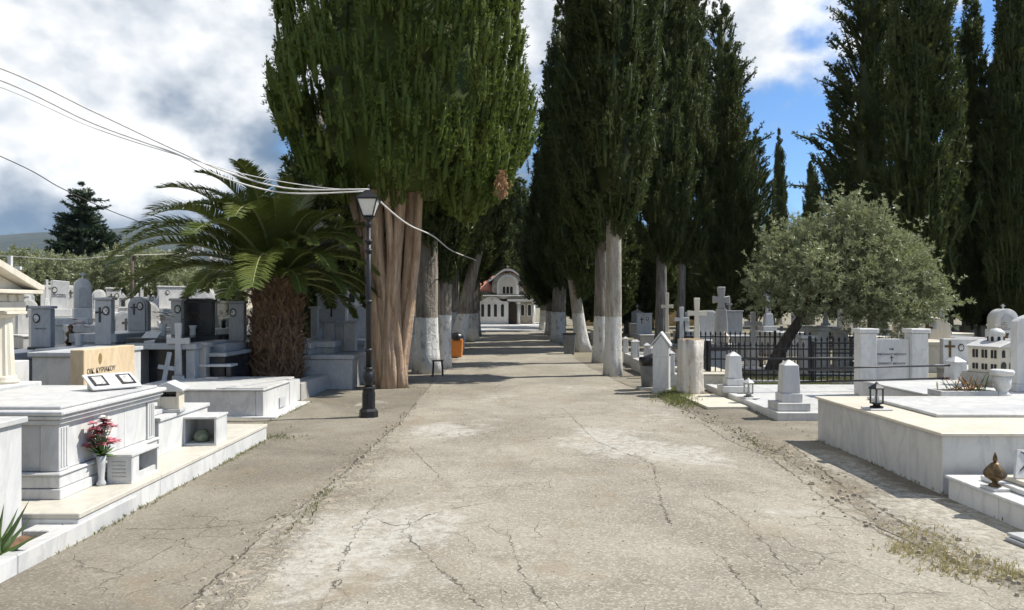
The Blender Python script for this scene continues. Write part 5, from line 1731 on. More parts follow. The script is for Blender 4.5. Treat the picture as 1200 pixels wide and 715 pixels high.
t = thing('censer', 'lidded bronze censer with flame knob on the stepped right tomb', 'censer', (3.825, 5.88, 0.206))
panel(t, -0.065, 0.065, -0.085, 0.085, 0, 0.025, M_WHITE, 'stone_base', 0.003)
MB().lathe([(0.045, 0.026), (0.048, 0.034), (0.02, 0.05), (0.022, 0.065), (0.07, 0.095), (0.082, 0.12)], 0, 0, 16).obj('bowl', M_BRONZE, t, True)
MB().lathe([(0.086, 0.121), (0.082, 0.135), (0.06, 0.17), (0.03, 0.205), (0.016, 0.215)], 0, 0, 8).obj('lid', M_BRONZE, t, bevel=0.002)
MB().lathe([(0.012, 0.216), (0.022, 0.235), (0.017, 0.26), (0.004, 0.295)], 0.002, 0, 8, 0.25).obj('flame_knob', M_BRONZE, t, True)

t = thing('plaque', 'leaning white marble plaque with engraved dark bird and branch at right edge', 'plaque', (3.99, 5.90, 0.286), R(-6))
pl = MB().prism([(0, 0), (0.62, 0), (0.62, 0.20), (0.07, 0.235)], -0.012, 0.018).obj('slab', M_WHITE, t, bevel=0.003)
pl.rotation_euler = (R(-24), 0, 0)
for k, pts in enumerate(([(0.09, -0.014, 0.215), (0.14, -0.014, 0.19), (0.19, -0.014, 0.2)], [(0.14, -0.014, 0.19), (0.16, -0.014, 0.15), (0.23, -0.014, 0.14)], [(0.05, -0.014, 0.06), (0.11, -0.014, 0.11), (0.13, -0.014, 0.17)], [(0.10, -0.014, 0.1), (0.15, -0.014, 0.08), (0.17, -0.014, 0.05)])):
    MB().tube(pts, [0.004, 0.011, 0.003], 6).obj('engraved_branch', M_INK, pl)
text_part('ΘΑ ΣΕ\nΘΥΜΟΜΑΣΤΕ', 0.042, M_INK, pl, (0.38, -0.013, 0.11), spacing=1.2)

t = thing('loose_slab', 'dark grey stone slabs lying on the ground at the right edge', 'slab', (3.62, 4.95, 0.012), R(6))
panel(t, -0.13, 0.9, -0.18, 0.28, 0.0, 0.025, M_BLUEGREY, 'lower_slab', 0.004)
panel(t, -0.10, 0.9, -0.16, 0.30, 0.027, 0.05, M_GREY, 'upper_slab', 0.004)

# paved plot with pyramid-topped posts
t = thing('grave_plot', 'paved white marble grave plot with corner posts right of the tree stump', 'grave plot', (3.83, 10.7, 0))
panel(t, 0, 4.0, 0, 0.14, -0.02, 0.128, M_WHITE2, 'front_kerb', 0.006)
panel(t, 0, 0.14, 0.144, 4.0, -0.02, 0.128, M_WHITE, 'side_kerb', 0.006)
for i in range(5):
    for j in range(5):
        panel(t, 0.143 + i * 0.775, 0.143 + i * 0.775 + 0.770, 0.143 + j * 0.775, 0.143 + j * 0.775 + 0.770, -0.02, 0.118 - 0.002 * ((i + j) % 2), M_WHITE if (i * 3 + j) % 4 else M_WHITE2, 'paving_slab', 0.003)


def pyramid_post(lab, x, y, z, rz=0.0, s=1.0):
    t = thing('marble_post', lab, 'post', (x, y, z), rz, 'pyramid-topped marble posts', s)
    panel(t, -0.24, 0.24, -0.22, 0.22, 0, 0.12, M_WHITE2, 'base_block', 0.008)
    panel(t, -0.15, 0.15, -0.15, 0.15, 0.122, 0.25, M_WHITE, 'plinth', 0.006)
    MB().frustum(0, 0, 0.252, 0.66, 0.255, 0.255, 0.215, 0.215).obj('shaft', M_WHITE, t, bevel=0.006)
    MB().frustum(0, 0, 0.661, 0.735, 0.215, 0.215, 0.03, 0.03).obj('pyramid_cap', M_WHITE, t)
    return t


PA, PB, PC = (4.12, 11.05, 0.129), (3.98, 13.35, 0.129), (7.02, 11.75, 0.129)
pyramid_post('marble post with pyramid top nearest the road on the paved plot corner', *PA)
pyramid_post('slimmer marble post with pyramid top beside the whitewashed stump', *PB, s=0.98)
pyramid_post('marble post with pyramid top right of the double-pillared headstone', *PC, rz=R(10))
for lab, a, b, z in (('upper rod from the near post across to the right post', PA, PC, 0.60), ('lower rod from the near post across to the right post', PA, PC, 0.40),
                     ('upper rod running from the stump-side post away to the right', PB, (7.0, 13.6, 0.1), 0.60), ('lower rod running from the stump-side post away to the right', PB, (7.0, 13.6, 0.1), 0.38)):
    va, vb = Vector((a[0], a[1], z + 0.129)), Vector((b[0], b[1], z + 0.129))
    d = (vb - va).normalized() * 0.09
    t = thing('iron_rod', 'thin dark iron ' + lab, 'railing', tuple(va))
    MB().tube([d, vb - va - d], 0.014, 8).obj('rod', M_IRON, t, True)
    MB().tube([d * 0.9, d * 1.8], 0.026, 8).obj('socket', M_IRON, t, True)

t = lantern('steel lantern with rounded white lid on the edge of the paved plot', (3.95, 12.4, 0.13), 0.34, M_STEEL, 0.3, M_WHITE2)

# double pillared headstone
t = thing('pillared_headstone', 'pale headstone between two capped pillars inside the paved plot', 'headstone', (6.58, 12.85, 0.12), R(-4))
for x0 in (-0.56, 0.30):
    panel(t, x0, x0 + 0.27, -0.08, 0.22, 0, 1.08, M_WHITE, 'pillar', 0.008)
    panel(t, x0 - 0.03, x0 + 0.30, -0.11, 0.25, 1.083, 1.16, M_WHITE, 'pillar_cap', 0.012)
panel(t, -0.287, 0.297, 0.02, 0.14, 0, 0.98, M_WHITE, 'stone', 0.004)
text_part('ΟΙΚ.', 0.05, M_INK, t, (0.0, 0.018, 0.80))
text_part('ΝΙΚΟΛΑΟΥ ΜΕΛΛΟΥ', 0.05, M_INK, t, (0.0, 0.018, 0.71))
text_part('ΙΩΑΝΝΟΥ ΜΕΛΛΟΥ', 0.05, M_INK, t, (0.0, 0.018, 0.55))
face_cross(t, 0.0, 0.02, 0.59, 0.1, M_INK, 0.006)
t = thing('photo_stand', 'small tilted dark photo plaque before the double-pillared headstone', 'plaque', (6.1, 12.3, 0.12), R(-14))
o = MB().box(-0.11, 0.11, -0.012, 0.012, 0.0, 0.26).obj('plaque', M_PHOTO, t)
o.rotation_euler = (R(-28), 0, 0)
MB().box(-0.08, 0.08, -0.016, -0.0125, 0.04, 0.22).obj('photograph', M_PHOTOP, o)
panel(t, 0.14, 0.38, -0.05, 0.12, 0, 0.14, M_WHITE, 'book_block', 0.01)

# back plot: planter, urn, church model, stele
t = thing('tomb', 'low white gravel-topped tomb behind the large right tomb', 'tomb', (5.45, 9.25, 0), 0, 'marble tombs along the right side')
panel(t, 0, 2.9, 0, 2.4, -0.02, 0.485, M_WHITE2, 'body', 0.006)
panel(t, -0.02, 2.92, -0.02, 2.42, 0.488, 0.51, M_WHITE, 'cover_slab', 0.005)
t = thing('planter', 'low planter with dry orange and green leaves right of the lantern', 'plant', (5.82, 9.6, 0.511))
panel(t, -0.36, 0.36, -0.16, -0.12, 0, 0.07, M_WHITE2, 'border', 0.003)
panel(t, -0.36, 0.36, 0.12, 0.16, 0, 0.07, M_WHITE2, 'border', 0.003)
panel(t, -0.36, -0.32, -0.118, 0.118, 0, 0.07, M_WHITE2, 'border', 0.003)
panel(t, 0.32, 0.36, -0.118, 0.118, 0, 0.07, M_WHITE2, 'border', 0.003)
panel(t, -0.318, 0.318, -0.118, 0.118, 0, 0.05, M_SOIL, 'soil', 0)
rp = random.Random(3)
for i in range(46):
    x = rp.uniform(-0.1, 0.24) if i < 30 else rp.uniform(-0.3, 0.3)
    leaf_blade(t, 'leaf', M_DRYLEAF if i < 24 else M_LEAF if i % 3 else M_DRYGRASS, (x, rp.uniform(-0.09, 0.09), 0.05), rp.uniform(0, 6.28), R(rp.uniform(25, 85)), rp.uniform(0.16, 0.32), 0.011, 0.002, -1.2, 5, 'leaf')
t = thing('marble_urn', 'white fluted marble urn left of the tall stele at the right edge', 'urn', (6.27, 9.5, 0.511))
MB().lathe([(0.10, 0), (0.105, 0.03), (0.07, 0.05), (0.065, 0.07), (0.10, 0.12), (0.105, 0.26)], 0, 0, 20, 0.05).obj('body', M_WHITE, t, True)
MB().lathe([(0.105, 0.261), (0.135, 0.28), (0.14, 0.32), (0.12, 0.34), (0.09, 0.335)], 0, 0, 20).obj('rim', M_WHITE, t, True)
t = thing('stele', 'tall white inscribed stele with shaped top at the right edge', 'headstone', (7.25, 9.95, 0.511), R(-3))
MB().prism([(-0.46, 0), (0.46, 0), (0.46, 0.94)] + [(0.46 - 0.92 * k / 14, 0.94 + 0.14 * math.sin(math.pi * k / 14) ** 0.7) for k in range(1, 14)] + [(-0.46, 0.94)], 0, 0.16).obj('stone', M_WHITE, t, bevel=0.008)
panel(t, -0.49, 0.49, -0.03, 0.19, 0.0, 0.10, M_WHITE, 'foot', 0.006)
text_part('ΕΝΘΑΔΕ\nΚΕΙΤΑΙ\nΠΑΝΑΓΙΩΤΗΣ\nΚΑΙ ΕΛΕΝΗ\n1931 - 2009', 0.085, M_INK, t, (-0.1, -0.001, 0.66), spacing=1.1)


def church_model():
    t = thing('church_model', 'miniature stone church with dome and arched doors on a dark base', 'church model', (7.14, 10.85, 0.511), R(20), None, 0.84)
    panel(t, -0.42, 0.38, -0.30, 0.42, 0, 0.22, M_ROUGH, 'base', 0.01)
    panel(t, -0.32, 0.32, -0.2, 0.36, 0.223, 0.66, M_CREAM, 'body', 0.004)
    MB().prism([(-0.36, 0.663), (0.36, 0.663), (0.36, 0.68), (0.0, 0.78), (-0.36, 0.68)], -0.24, 0.40).obj('roof', M_WHITE2, t, bevel=0.004)
    for k in range(3):
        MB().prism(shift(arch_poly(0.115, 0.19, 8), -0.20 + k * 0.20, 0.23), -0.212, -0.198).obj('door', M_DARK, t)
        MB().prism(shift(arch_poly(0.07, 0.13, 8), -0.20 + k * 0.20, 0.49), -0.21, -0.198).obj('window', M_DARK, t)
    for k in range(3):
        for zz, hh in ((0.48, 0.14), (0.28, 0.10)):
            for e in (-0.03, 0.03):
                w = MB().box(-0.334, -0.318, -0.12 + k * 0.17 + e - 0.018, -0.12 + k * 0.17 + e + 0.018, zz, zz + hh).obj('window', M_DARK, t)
    dr = MB().lathe([(0.13, 0.70), (0.13, 0.86), (0.145, 0.87)], 0.05, 0.12, 12).obj('drum', M_WHITE, t)
    for k in range(8):
        a = k * math.pi / 4 + 0.2
        b = MB().prism(arch_poly(0.045, 0.09, 6), -0.134, -0.122).obj('drum_window', M_DARK, dr, loc=(0.05, 0.12, 0.755))
        b.rotation_euler = (0, 0, a)
    MB().lathe([(0.145, 0.871), (0.125, 0.93), (0.07, 0.975), (0.0, 0.99)], 0.05, 0.12, 16).obj('dome', M_WHITE, t, True)
    MB().prism(shift(cross_poly(0.09, 0.055, 0.014, 0.06), 0.05, 0.985), 0.113, 0.127).obj('cross', M_WHITE, t)


church_model()

# family wall tomb further right
t = thing('family_tomb', 'long marble wall tomb with oval portraits and dark crosses behind the church model', 'tomb', (PX(1150, 15.2), 15.2, 0), R(-4))
panel(t, -0.75, 0.95, 0, 0.16, -0.02, 1.0, M_WHITE2, 'wall', 0.008)
panel(t, -0.9, 1.0, -1.6, -0.03, -0.02, 0.42, M_WHITE2, 'lower_tomb', 0.008)
panel(t, -1.0, 1.05, -1.68, 0.0, 0.423, 0.48, M_WHITE, 'cover_slab', 0.01)
panel(t, -1.1, 1.1, -2.1, -1.7, -0.02, 0.24, M_WHITE2, 'step', 0.01)
for x in (-0.5, 0.32):
    face_cross(t, x - 0.12, 0.0, 0.62, 0.34, M_BRONZE)
for x, z in ((-0.4, 0.82), (0.22, 0.80), (-0.1, 0.62), (0.55, 0.72)):
    oval_photo(t, x, 0, z, 0.12, 0.16)
t = thing('vaulted_tomb', 'pale vaulted family tomb with a dark cross left of the wall tomb', 'tomb', (PX(1090, 22), 22, 0), R(4))
MB().prism(arch_poly(1.3, 1.36, 14, 0.35), 0, 0.9).obj('vault', M_CREAM, t, bevel=0.01)
panel(t, -0.85, 0.85, -0.5, 1.0, -0.02, 0.62, M_CREAM, 'tomb_base', 0.01)
MB().prism(shift(cross_poly(0.62, 0.3, 0.07, 0.42), -0.1, 0.622), -0.06, -0.02).obj('cross', M_BRONZE, t)
for x in (-0.32, 0.1):
    MB().box(x - 0.09, x + 0.09, -0.012, 0.004, 1.0, 1.18).obj('plaque', M_BLUEGREY, t)

# column monument with statue and others under the trees
t = thing('column_monument', 'tall marble column monument with lantern head left of the olive', 'monument', (PX(845, 21), 21, 0))
panel(t, -0.42, 0.42, -0.42, 0.42, -0.02, 0.16, M_WHITE2, 'step', 0.01)
MB().frustum(0, 0, 0.163, 0.55, 0.62, 0.62, 0.5, 0.5).obj('pedestal', M_WHITE2, t, bevel=0.01)
panel(t, -0.30, 0.30, -0.30, 0.30, 0.553, 0.62, M_WHITE2, 'ledge', 0.01)
MB().frustum(0, 0, 0.623, 1.6, 0.36, 0.30, 0.25, 0.22).obj('shaft', M_WHITE2, t, bevel=0.01)
MB().prism(shift(cross_poly(0.62, 0.46, 0.15, 0.26, 0.03), 0, 1.603), -0.08, 0.08).obj('cross', M_WHITE2, t, bevel=0.012)
MB().tube([(0.05, -0.2, 0.63), (0.1, -0.22, 0.8), (0.03, -0.2, 0.95)], [0.07, 0.09, 0.03], 8).obj('bouquet', M_PETALW, t, True)
grave('cross', 'white marble cross on stepped plinth right of the column monument', PX(883, 19.6), 19.6, 0, 0.46, 1.42, M_WHITE2, 0, (1.0, 1.6, 0.1))
grave('cross', 'ornate weathered cross standing directly behind the whitewashed stump', PX(817, 16.5), 16.5, 0, 0.42, 1.55, M_CREAM, 0, (0.9, 1.5, 0.3))
grave('cross', 'slim white cross between the gabled pillar and the stump', PX(799, 19.0), 19.0, 0, 0.36, 1.45, M_WHITE, 0, (0.8, 1.5, 0.2))
grave('cross', 'cream cross with bouquet behind the white gabled pillar', PX(782, 21.0), 21.0, 0, 0.34, 1.75, M_CREAM, 0, (0.8, 1.5, 0.3))
grave('cross', 'weathered cross showing above the iron fence left of the pillared headstone', PX(1003, 20.0), 20.0, 0, 0.40, 1.5, M_WHITE2, 0, (0.9, 1.6, 0.25))
grave('arch', 'grey rounded twin headstone right of the ornate cross', PX(832, 26), 26, 0, 0.9, 1.1, M_WHITE2, 0, (1.2, 1.6, 0.4))
t = thing('tomb', 'black granite tomb block behind the stump and ornate cross', 'tomb', (PX(826, 18.4), 18.4, 0))
panel(t, -0.75, 0.35, -0.7, 0.9, -0.02, 0.62, M_BLUEGREY, 'body', 0.01)
panel(t, -0.80, 0.40, -0.75, 0.95, 0.623, 0.70, M_BLACK, 'cover_slab', 0.01)
for lab, px, d, hh in (('pale square stone pier right of the leaning olive trunk', 962, 18.8, 1.05), ('second pale stone pier right of the leaning olive trunk', 985, 19.2, 0.98), ('slim stone pier nearest the olive trunk on its right', 945, 17.6, 0.9)):
    t = thing('stone_post', lab, 'post', (PX(px, d), d, 0), 0, 'stone piers behind the iron fence')
    MB().frustum(0, 0, -0.02, hh, 0.34, 0.3, 0.28, 0.26).obj('shaft', M_WHITE2, t, bevel=0.01)
    panel(t, -0.19, 0.19, -0.18, 0.18, hh + 0.001, hh + 0.08, M_WHITE2, 'cap', 0.015)


# black iron fence round the olive plot
def iron_fence(lab, a, b, h, step=0.12):
    va, vb = Vector((a[0], a[1], 0)), Vector((b[0], b[1], 0))
    L = (vb - va).length
    t = thing('iron_fence', lab, 'fence', tuple(va), math.atan2(vb.y - va.y, vb.x - va.x))
    panel(t, -0.05, L + 0.05, -0.08, 0.08, -0.02, 0.12, M_WHITE2, 'kerb', 0.008)
    for z in (0.22, h * 0.62, h - 0.12):
        MB().box(0, L, -0.012, 0.012, z, z + 0.03).obj('rail', M_IRON, t)
    n = int(L / step)
    pk = MB().box(-0.011, 0.011, -0.011, 0.011, 0.121, h - 0.06).frustum(0, 0, h - 0.06, h - 0.03, 0.022, 0.022, 0.05, 0.03).frustum(0, 0, h - 0.03, h + 0.05, 0.05, 0.03, 0.006, 0.006).mesh('picket', M_IRON)
    for i in range(n + 1):
        link('picket', pk, t, (L * i / n, 0.0, 0))
    for x in (0, L / 2, L):
        MB().box(x - 0.025, x + 0.025, -0.04, 0.04, 0.121, h + 0.06).obj('post', M_IRON, t)


iron_fence('front run of the black iron picket fence before the olive', (4.15, 15.6), (8.35, 15.3), 0.88)
iron_fence('left side run of the black iron picket fence beside the stump', (4.13, 15.7), (4.45, 19.6), 0.88, 0.16)
iron_fence('rear black iron picket fence behind the leaning olive trunk', (4.6, 20.2), (9.6, 19.9), 0.95, 0.13)
iron_fence('dark iron picket fence far right behind the pillared headstone', (8.45, 15.35), (8.75, 19.5), 0.88, 0.16)
iron_fence('short dark iron fence run just left of the pillared headstone', (6.9, 17.2), (9.2, 17.2), 0.92, 0.13)

# stump, gabled pillar, bin
X, D, _ = G(809, 464)
t = thing('tree_stump', 'tall whitewashed tree stump sawn flat beside the paved plot', 'stump', (X, D, 0))
MB().tube([(0, 0, -0.03), (0, 0, 0.12), (0.0, 0, 0.4), (0.0, 0, 0.75), (0.01, 0, 1.05)], [0.255, 0.235, 0.225, 0.22, 0.225], 36, 0.05, 6, 4).obj('trunk', M_BARK_STUMP, t, True)
MB().lathe([(0.0, 1.051), (0.215, 1.051), (0.21, 1.06), (0.0, 1.065)], 0.01, 0, 24).obj('sawn_top', plain('sawn_wood', (0.36, 0.24, 0.13), 0.9, 0, 0.4, 20), t)

X, D, _ = G(777, 461)
t = thing('gabled_pillar', 'narrow white pillar with pointed gable top beside the grey bin', 'shrine', (X - 0.03, D, 0), R(-20))
panel(t, -0.17, 0.17, -0.13, 0.17, -0.02, 0.10, M_WHITE2, 'foot', 0.006)
MB().prism([(-0.15, 0.101), (0.15, 0.101), (0.15, 0.92), (0, 1.12), (-0.15, 0.92)], -0.10, 0.14).obj('shaft', M_WHITE, t, bevel=0.006)
for s in (-1, 1):
    poly = [(s * 0.18, 0.905), (s * 0.18, 0.945), (0, 1.185), (0, 1.13)]
    MB().prism(poly if s > 0 else poly[::-1], -0.12, 0.16).obj('roof_slope', M_WHITE, t, bevel=0.003)
kn = MB().lathe([(0.02, 0), (0.025, 0.01), (0.012, 0.02)], 0, 0, 8).obj('knob', M_IRON, t, loc=(0.152, 0.0, 0.74))
kn.rotation_euler = (0, R(90), 0)
MB().box(-0.152, 0.152, -0.102, -0.0985, 0.7, 0.706).obj('seam', M_ROUGH, t)

X, D, _ = G(760, 458)
t = thing('litter_bin', 'grey litter bin lined with a black bag beside the gabled pillar', 'bin', (X + 0.02, D + 0.05, 0))
panel(t, -0.22, 0.24, -0.2, 0.2, -0.02, 0.08, M_ROUGH, 'stone_foot', 0.01)
MB().lathe([(0.15, 0.081), (0.165, 0.3), (0.185, 0.62), (0.19, 0.64)], 0, 0, 20).obj('bucket', M_GREYP, t, True)
MB().tube([(0, 0, 0.50), (0, 0, 0.58), (0.01, 0, 0.66), (0, 0, 0.69)], [0.19, 0.205, 0.205, 0.18], 22, 0.03, 7, 2).obj('bag', M_BAG, t, True)

X, D, _ = G(535, 419)
t = thing('litter_bin', 'orange litter bin with black liner on the left of the road', 'bin', (X, D, 0))
MB().frustum(0, 0, 0.02, 0.62, 0.36, 0.34, 0.42, 0.38).obj('box', M_ORANGE, t, bevel=0.02)
for k in range(4):
    MB().box(-0.17, 0.17, -0.186 - 0.004 * k, -0.176, 0.10 + k * 0.13, 0.13 + k * 0.13).obj('rib', M_ORANGE, t)
MB().tube([(0, 0, 0.56), (0, 0, 0.64), (0.02, 0, 0.76), (0.02, 0, 0.82)], [0.21, 0.235, 0.2, 0.08], 20, 0.05, 6, 1).obj('bag', M_BAG, t, True)
MB().box(-0.16, 0.16, -0.15, 0.15, -0.02, 0.022).obj('foot', M_IRON, t)
t = thing('litter_bin', 'dark square bin between far trunks on the right of the road', 'bin', (PX(667, 26), 26, 0))
MB().frustum(0, 0, 0.0, 0.7, 0.34, 0.34, 0.42, 0.42).obj('box', M_GREYP, t, bevel=0.02)
MB().box(-0.23, 0.23, -0.23, 0.23, 0.702, 0.75).obj('lid', M_BAG, t, bevel=0.01)
t = thing('iron_stand', 'small black iron stand at the foot of the whitewashed trunks', 'stand', (PX(513, 17.6), 17.6, 0.01))
for sx in (-1, 1):
    for sy in (-1, 1):
        MB().tube([(sx * 0.12, sy * 0.12, 0), (sx * 0.1, sy * 0.1, 0.36)], 0.012, 6).obj('leg', M_IRON, t)
MB().box(-0.13, 0.13, -0.13, 0.13, 0.36, 0.385).obj('top', M_IRON, t)

t = thing('loose_slab', 'pale marble slab lying flat on the ground before the stump', 'slab', (3.42, 12.75, 0.012), R(3))
panel(t, -0.34, 0.34, -0.85, 0.85, 0, 0.045, M_CREAM, 'slab', 0.006)

# low kerbed plots on the right between the avenue trees and the fence
for i, (lab, x, y, w, l, h) in enumerate((('low marble kerbed plot behind the gabled pillar', 3.2, 15.2, 0.85, 1.9, 0.28), ('low marble plot behind the litter bin further along', 3.15, 17.6, 0.85, 1.9, 0.32), ('weathered marble plot past the pale bare trunk', 3.3, 20.0, 0.9, 1.9, 0.3))):
    t = thing('grave_plot', lab, 'grave plot', (x, y, 0))
    panel(t, 0, w, 0, 0.12, -0.02, h, M_WHITE2, 'kerb', 0.006)
    panel(t, 0, w, l, l + 0.12, -0.02, h, M_WHITE2, 'kerb', 0.006)
    panel(t, 0, 0.12, 0.123, l - 0.003, -0.02, h, M_WHITE2, 'kerb', 0.006)
    panel(t, w - 0.12, w, 0.123, l - 0.003, -0.02, h, M_WHITE2, 'kerb', 0.006)
    panel(t, 0.123, w - 0.123, 0.123, l - 0.003, -0.02, h - 0.06, M_WHITE, 'cover_slab', 0.006)
    for cx, cy in ((0.06, 0.06), (0.06, l + 0.06)):
        MB().frustum(cx, cy, h + 0.001, h + 0.42, 0.15, 0.15, 0.13, 0.13).obj('corner_post', M_WHITE2, t, bevel=0.008)
        MB().frustum(cx, cy, h + 0.421, h + 0.48, 0.17, 0.17, 0.03, 0.03).obj('post_cap', M_WHITE2, t)


# ------------------------------------------------------------------ chapel at the end of the road
def chapel():
    t = thing('chapel', 'small white chapel with arched gable and red tiled roof at the road end', 'chapel', (PX(595, 64), 64, 0))
    # front faces -y; local x -2.7 .. 2.3
    panel(t, -3.0, 3.2, -2.4, 8.0, -0.02, 0.16, M_PLASTER, 'forecourt', 0.02)
    panel(t, -2.5, 2.3, 1.2, 7.5, 0.163, 3.1, M_STONEW, 'wall', 0.02)
    for y0, y1 in ((0.85, 4.4), (7.95, 4.4)):
        MB().add([(-2.75, y0, 3.02), (2.55, y0, 3.02), (2.55, y1, 4.40), (-2.75, y1, 4.40), (-2.75, y0, 3.16), (2.55, y0, 3.16), (2.55, y1, 4.54), (-2.75, y1, 4.54)],
                 [(0, 3, 2, 1), (4, 5, 6, 7), (0, 1, 5, 4), (1, 2, 6, 5), (2, 3, 7, 6), (3, 0, 4, 7)]).obj('roof_slope', M_TILE, t)
    for s in (-2.5, 2.3):
        MB().add([(s - 0.1, 1.2, 3.101), (s - 0.1, 7.5, 3.101), (s - 0.1, 4.4, 4.38), (s + 0.1, 1.2, 3.101), (s + 0.1, 7.5, 3.101), (s + 0.1, 4.4, 4.38)], [(0, 1, 2), (5, 4, 3), (0, 3, 4, 1), (1, 4, 5, 2), (2, 5, 3, 0)]).obj('gable_end', M_STONEW, t)
    # raised front gable with round tympanum
    pts = [(-1.35, 2.9), (1.35, 2.9), (1.35, 3.75)] + [(1.35 * math.cos(math.pi * k / 12), 3.75 + 0.88 * math.sin(math.pi * k / 12) ** 1.4) for k in range(1, 12)] + [(-1.35, 3.75)]
    gb = MB().prism(pts, 0.6, 2.6).obj('front_gable', M_STONEW, t)
    MB().prism(shift(arch_poly(1.9, 1.75, 16), 0, 2.75), 0.54, 0.61).obj('arch_surround', M_PLASTER, t, bevel=0.01)
    MB().prism(shift(arch_poly(1.45, 1.5, 16), 0, 2.78), 0.50, 0.545).obj('tympanum', M_CREAM, t)
    for x in (-0.32, 0, 0.32):
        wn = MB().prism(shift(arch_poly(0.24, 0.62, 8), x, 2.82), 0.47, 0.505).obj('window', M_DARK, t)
    for s in (-1, 1):
        rp_ = [(s * 1.75, 3.85), (s * 1.75, 4.0)] + [(s * 1.75 * (1 - k / 8), 3.78 + 1.2 * (0.5 - 0.5 * math.cos(math.pi * k / 8)) ** 0.8 + 0.22 * (1 - k / 8)) for k in range(1, 9)] + [(0, 4.82)]
        rp_ += [(s * 1.75 * (k / 8), 3.62 + 1.2 * (0.5 - 0.5 * math.cos(math.pi * (1 - k / 8))) ** 0.8 + 0.22 * (k / 8)) for k in range(1, 8)]
        MB().prism(rp_ if s > 0 else rp_[::-1], 0.35, 0.75).obj('gable_moulding', M_PLASTER, t)
        rr = [(x, z + 0.03) for x, z in rp_]
        MB().prism(rr if s > 0 else rr[::-1], 0.755, 3.4).obj('gable_roof', M_TILE, t)
    # porch wall with windows (left), door and open porch with columns (right)
    wl = MB().prism([(-2.55, 0.163), (-0.05, 0.163), (-0.05, 2.15)] + [(-0.5 - 1.8 * k / 8, 2.15 + 0.42 * math.sin(math.pi * k / 8)) for k in range(9)] + [(-2.55, 2.15)], -0.3, -0.05).obj('porch_wall', M_PLASTER, t)
    for x in (-2.15, -1.6, -1.05, -0.45):
        fr = MB().prism(shift(arch_poly(0.40, 1.22, 8), x, 0.78), -0.33, -0.29).obj('window_frame', M_PLASTER, t)
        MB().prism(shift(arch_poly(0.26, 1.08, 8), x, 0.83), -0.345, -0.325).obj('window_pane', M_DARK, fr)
    dr = MB().prism(shift(arch_poly(0.72, 1.95, 10), 0.42, 0.165), 1.0, 1.1).obj('door', plain('dark_door', (0.045, 0.03, 0.022), 0.6), t)
    MB().box(0.70, 0.73, 0.97, 1.0, 1.05, 1.2).obj('door_handle', M_BRONZE, dr)
    panel(t, -0.045, 0.05, -0.28, 1.19, 0.165, 2.1, M_PLASTER, 'side_wall', 0.01)
    for x in (0.95, 2.25):
        c = MB().lathe([(0.12, 0.26), (0.105, 1.95)], x, -0.17, 12).obj('column', M_PLASTER, t, True)
        MB().box(x - 0.16, x + 0.16, -0.33, -0.01, 0.164, 0.26).obj('column_base', M_PLASTER, c)
        MB().box(x - 0.16, x + 0.16, -0.33, -0.01, 1.951, 2.09).obj('capital', M_PLASTER, c)
    panel(t, -0.04, 2.5, -0.36, 1.15, 2.155, 2.36, M_PLASTER, 'porch_lintel', 0.02)
    panel(t, -2.7, 2.6, -0.5, 1.18, 2.60, 2.68, M_PLASTER, 'porch_cornice', 0.02)
    panel(t, -2.5, 2.4, -0.04, 1.15, 2.365, 2.597, M_PLASTER, 'porch_parapet', 0.01)
    for x in (1.3, 1.9):
        fr = MB().prism(shift(arch_poly(0.4, 1.1, 8), x, 0.85), 1.16, 1.2).obj('window_frame', M_PLASTER, t)
        MB().prism(shift(arch_poly(0.28, 0.98, 8), x, 0.90), 1.14, 1.165).obj('window_pane', M_DARK, fr)
    MB().lathe([(0.1, 4.75), (0.1, 4.9), (0.02, 4.95)], 0, 1.2, 8).obj('cross_base', M_PLASTER, t)
    MB().prism(shift(cross_poly(0.4, 0.26, 0.05, 0.27), 0, 4.93), 1.18, 1.22).obj('cross', M_PLASTER, t)
    for x in (-2.5, -1.3):
        l = MB().lathe([(0.02, 2.2), (0.08, 2.24), (0.1, 2.3), (0.06, 2.38), (0.0, 2.4)], x, -0.42, 10).obj('globe_light', M_GLASS_MILK, t, True)
        MB().tube([(x, -0.3, 2.2), (x, -0.42, 2.2)], 0.02, 6).obj('light_arm', M_IRON, l)


chapel()
for i, (lab, y, z) in enumerate((('lowest wide pale step standing for a sunlight band across the road before the chapel', 50.0, 0.05), ('middle wide pale step standing for a sunlight band across the road before the chapel', 54.5, 0.08), ('top wide pale step standing for a sunlight band just before the chapel forecourt', 58.5, 0.12))):
    t = thing('sunlight_band_step', lab, 'step', (0, y, 0))  # pale slabs added where sunlight falls between the tree shadows
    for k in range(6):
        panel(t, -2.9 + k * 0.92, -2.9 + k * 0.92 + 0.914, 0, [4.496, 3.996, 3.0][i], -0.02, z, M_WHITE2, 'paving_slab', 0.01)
t = thing('boundary_wall', 'sunlit ochre wall glimpsed between far right trunks', 'wall', (PX(765, 66), 66, 0))
panel(t, -6, 5, 0, 0.3, -0.02, 2.2, M_OCHRE, 'wall', 0.02)
panel(t, -6.1, 5.1, -0.06, 0.36, 2.203, 2.3, M_PLASTER, 'coping', 0.02)

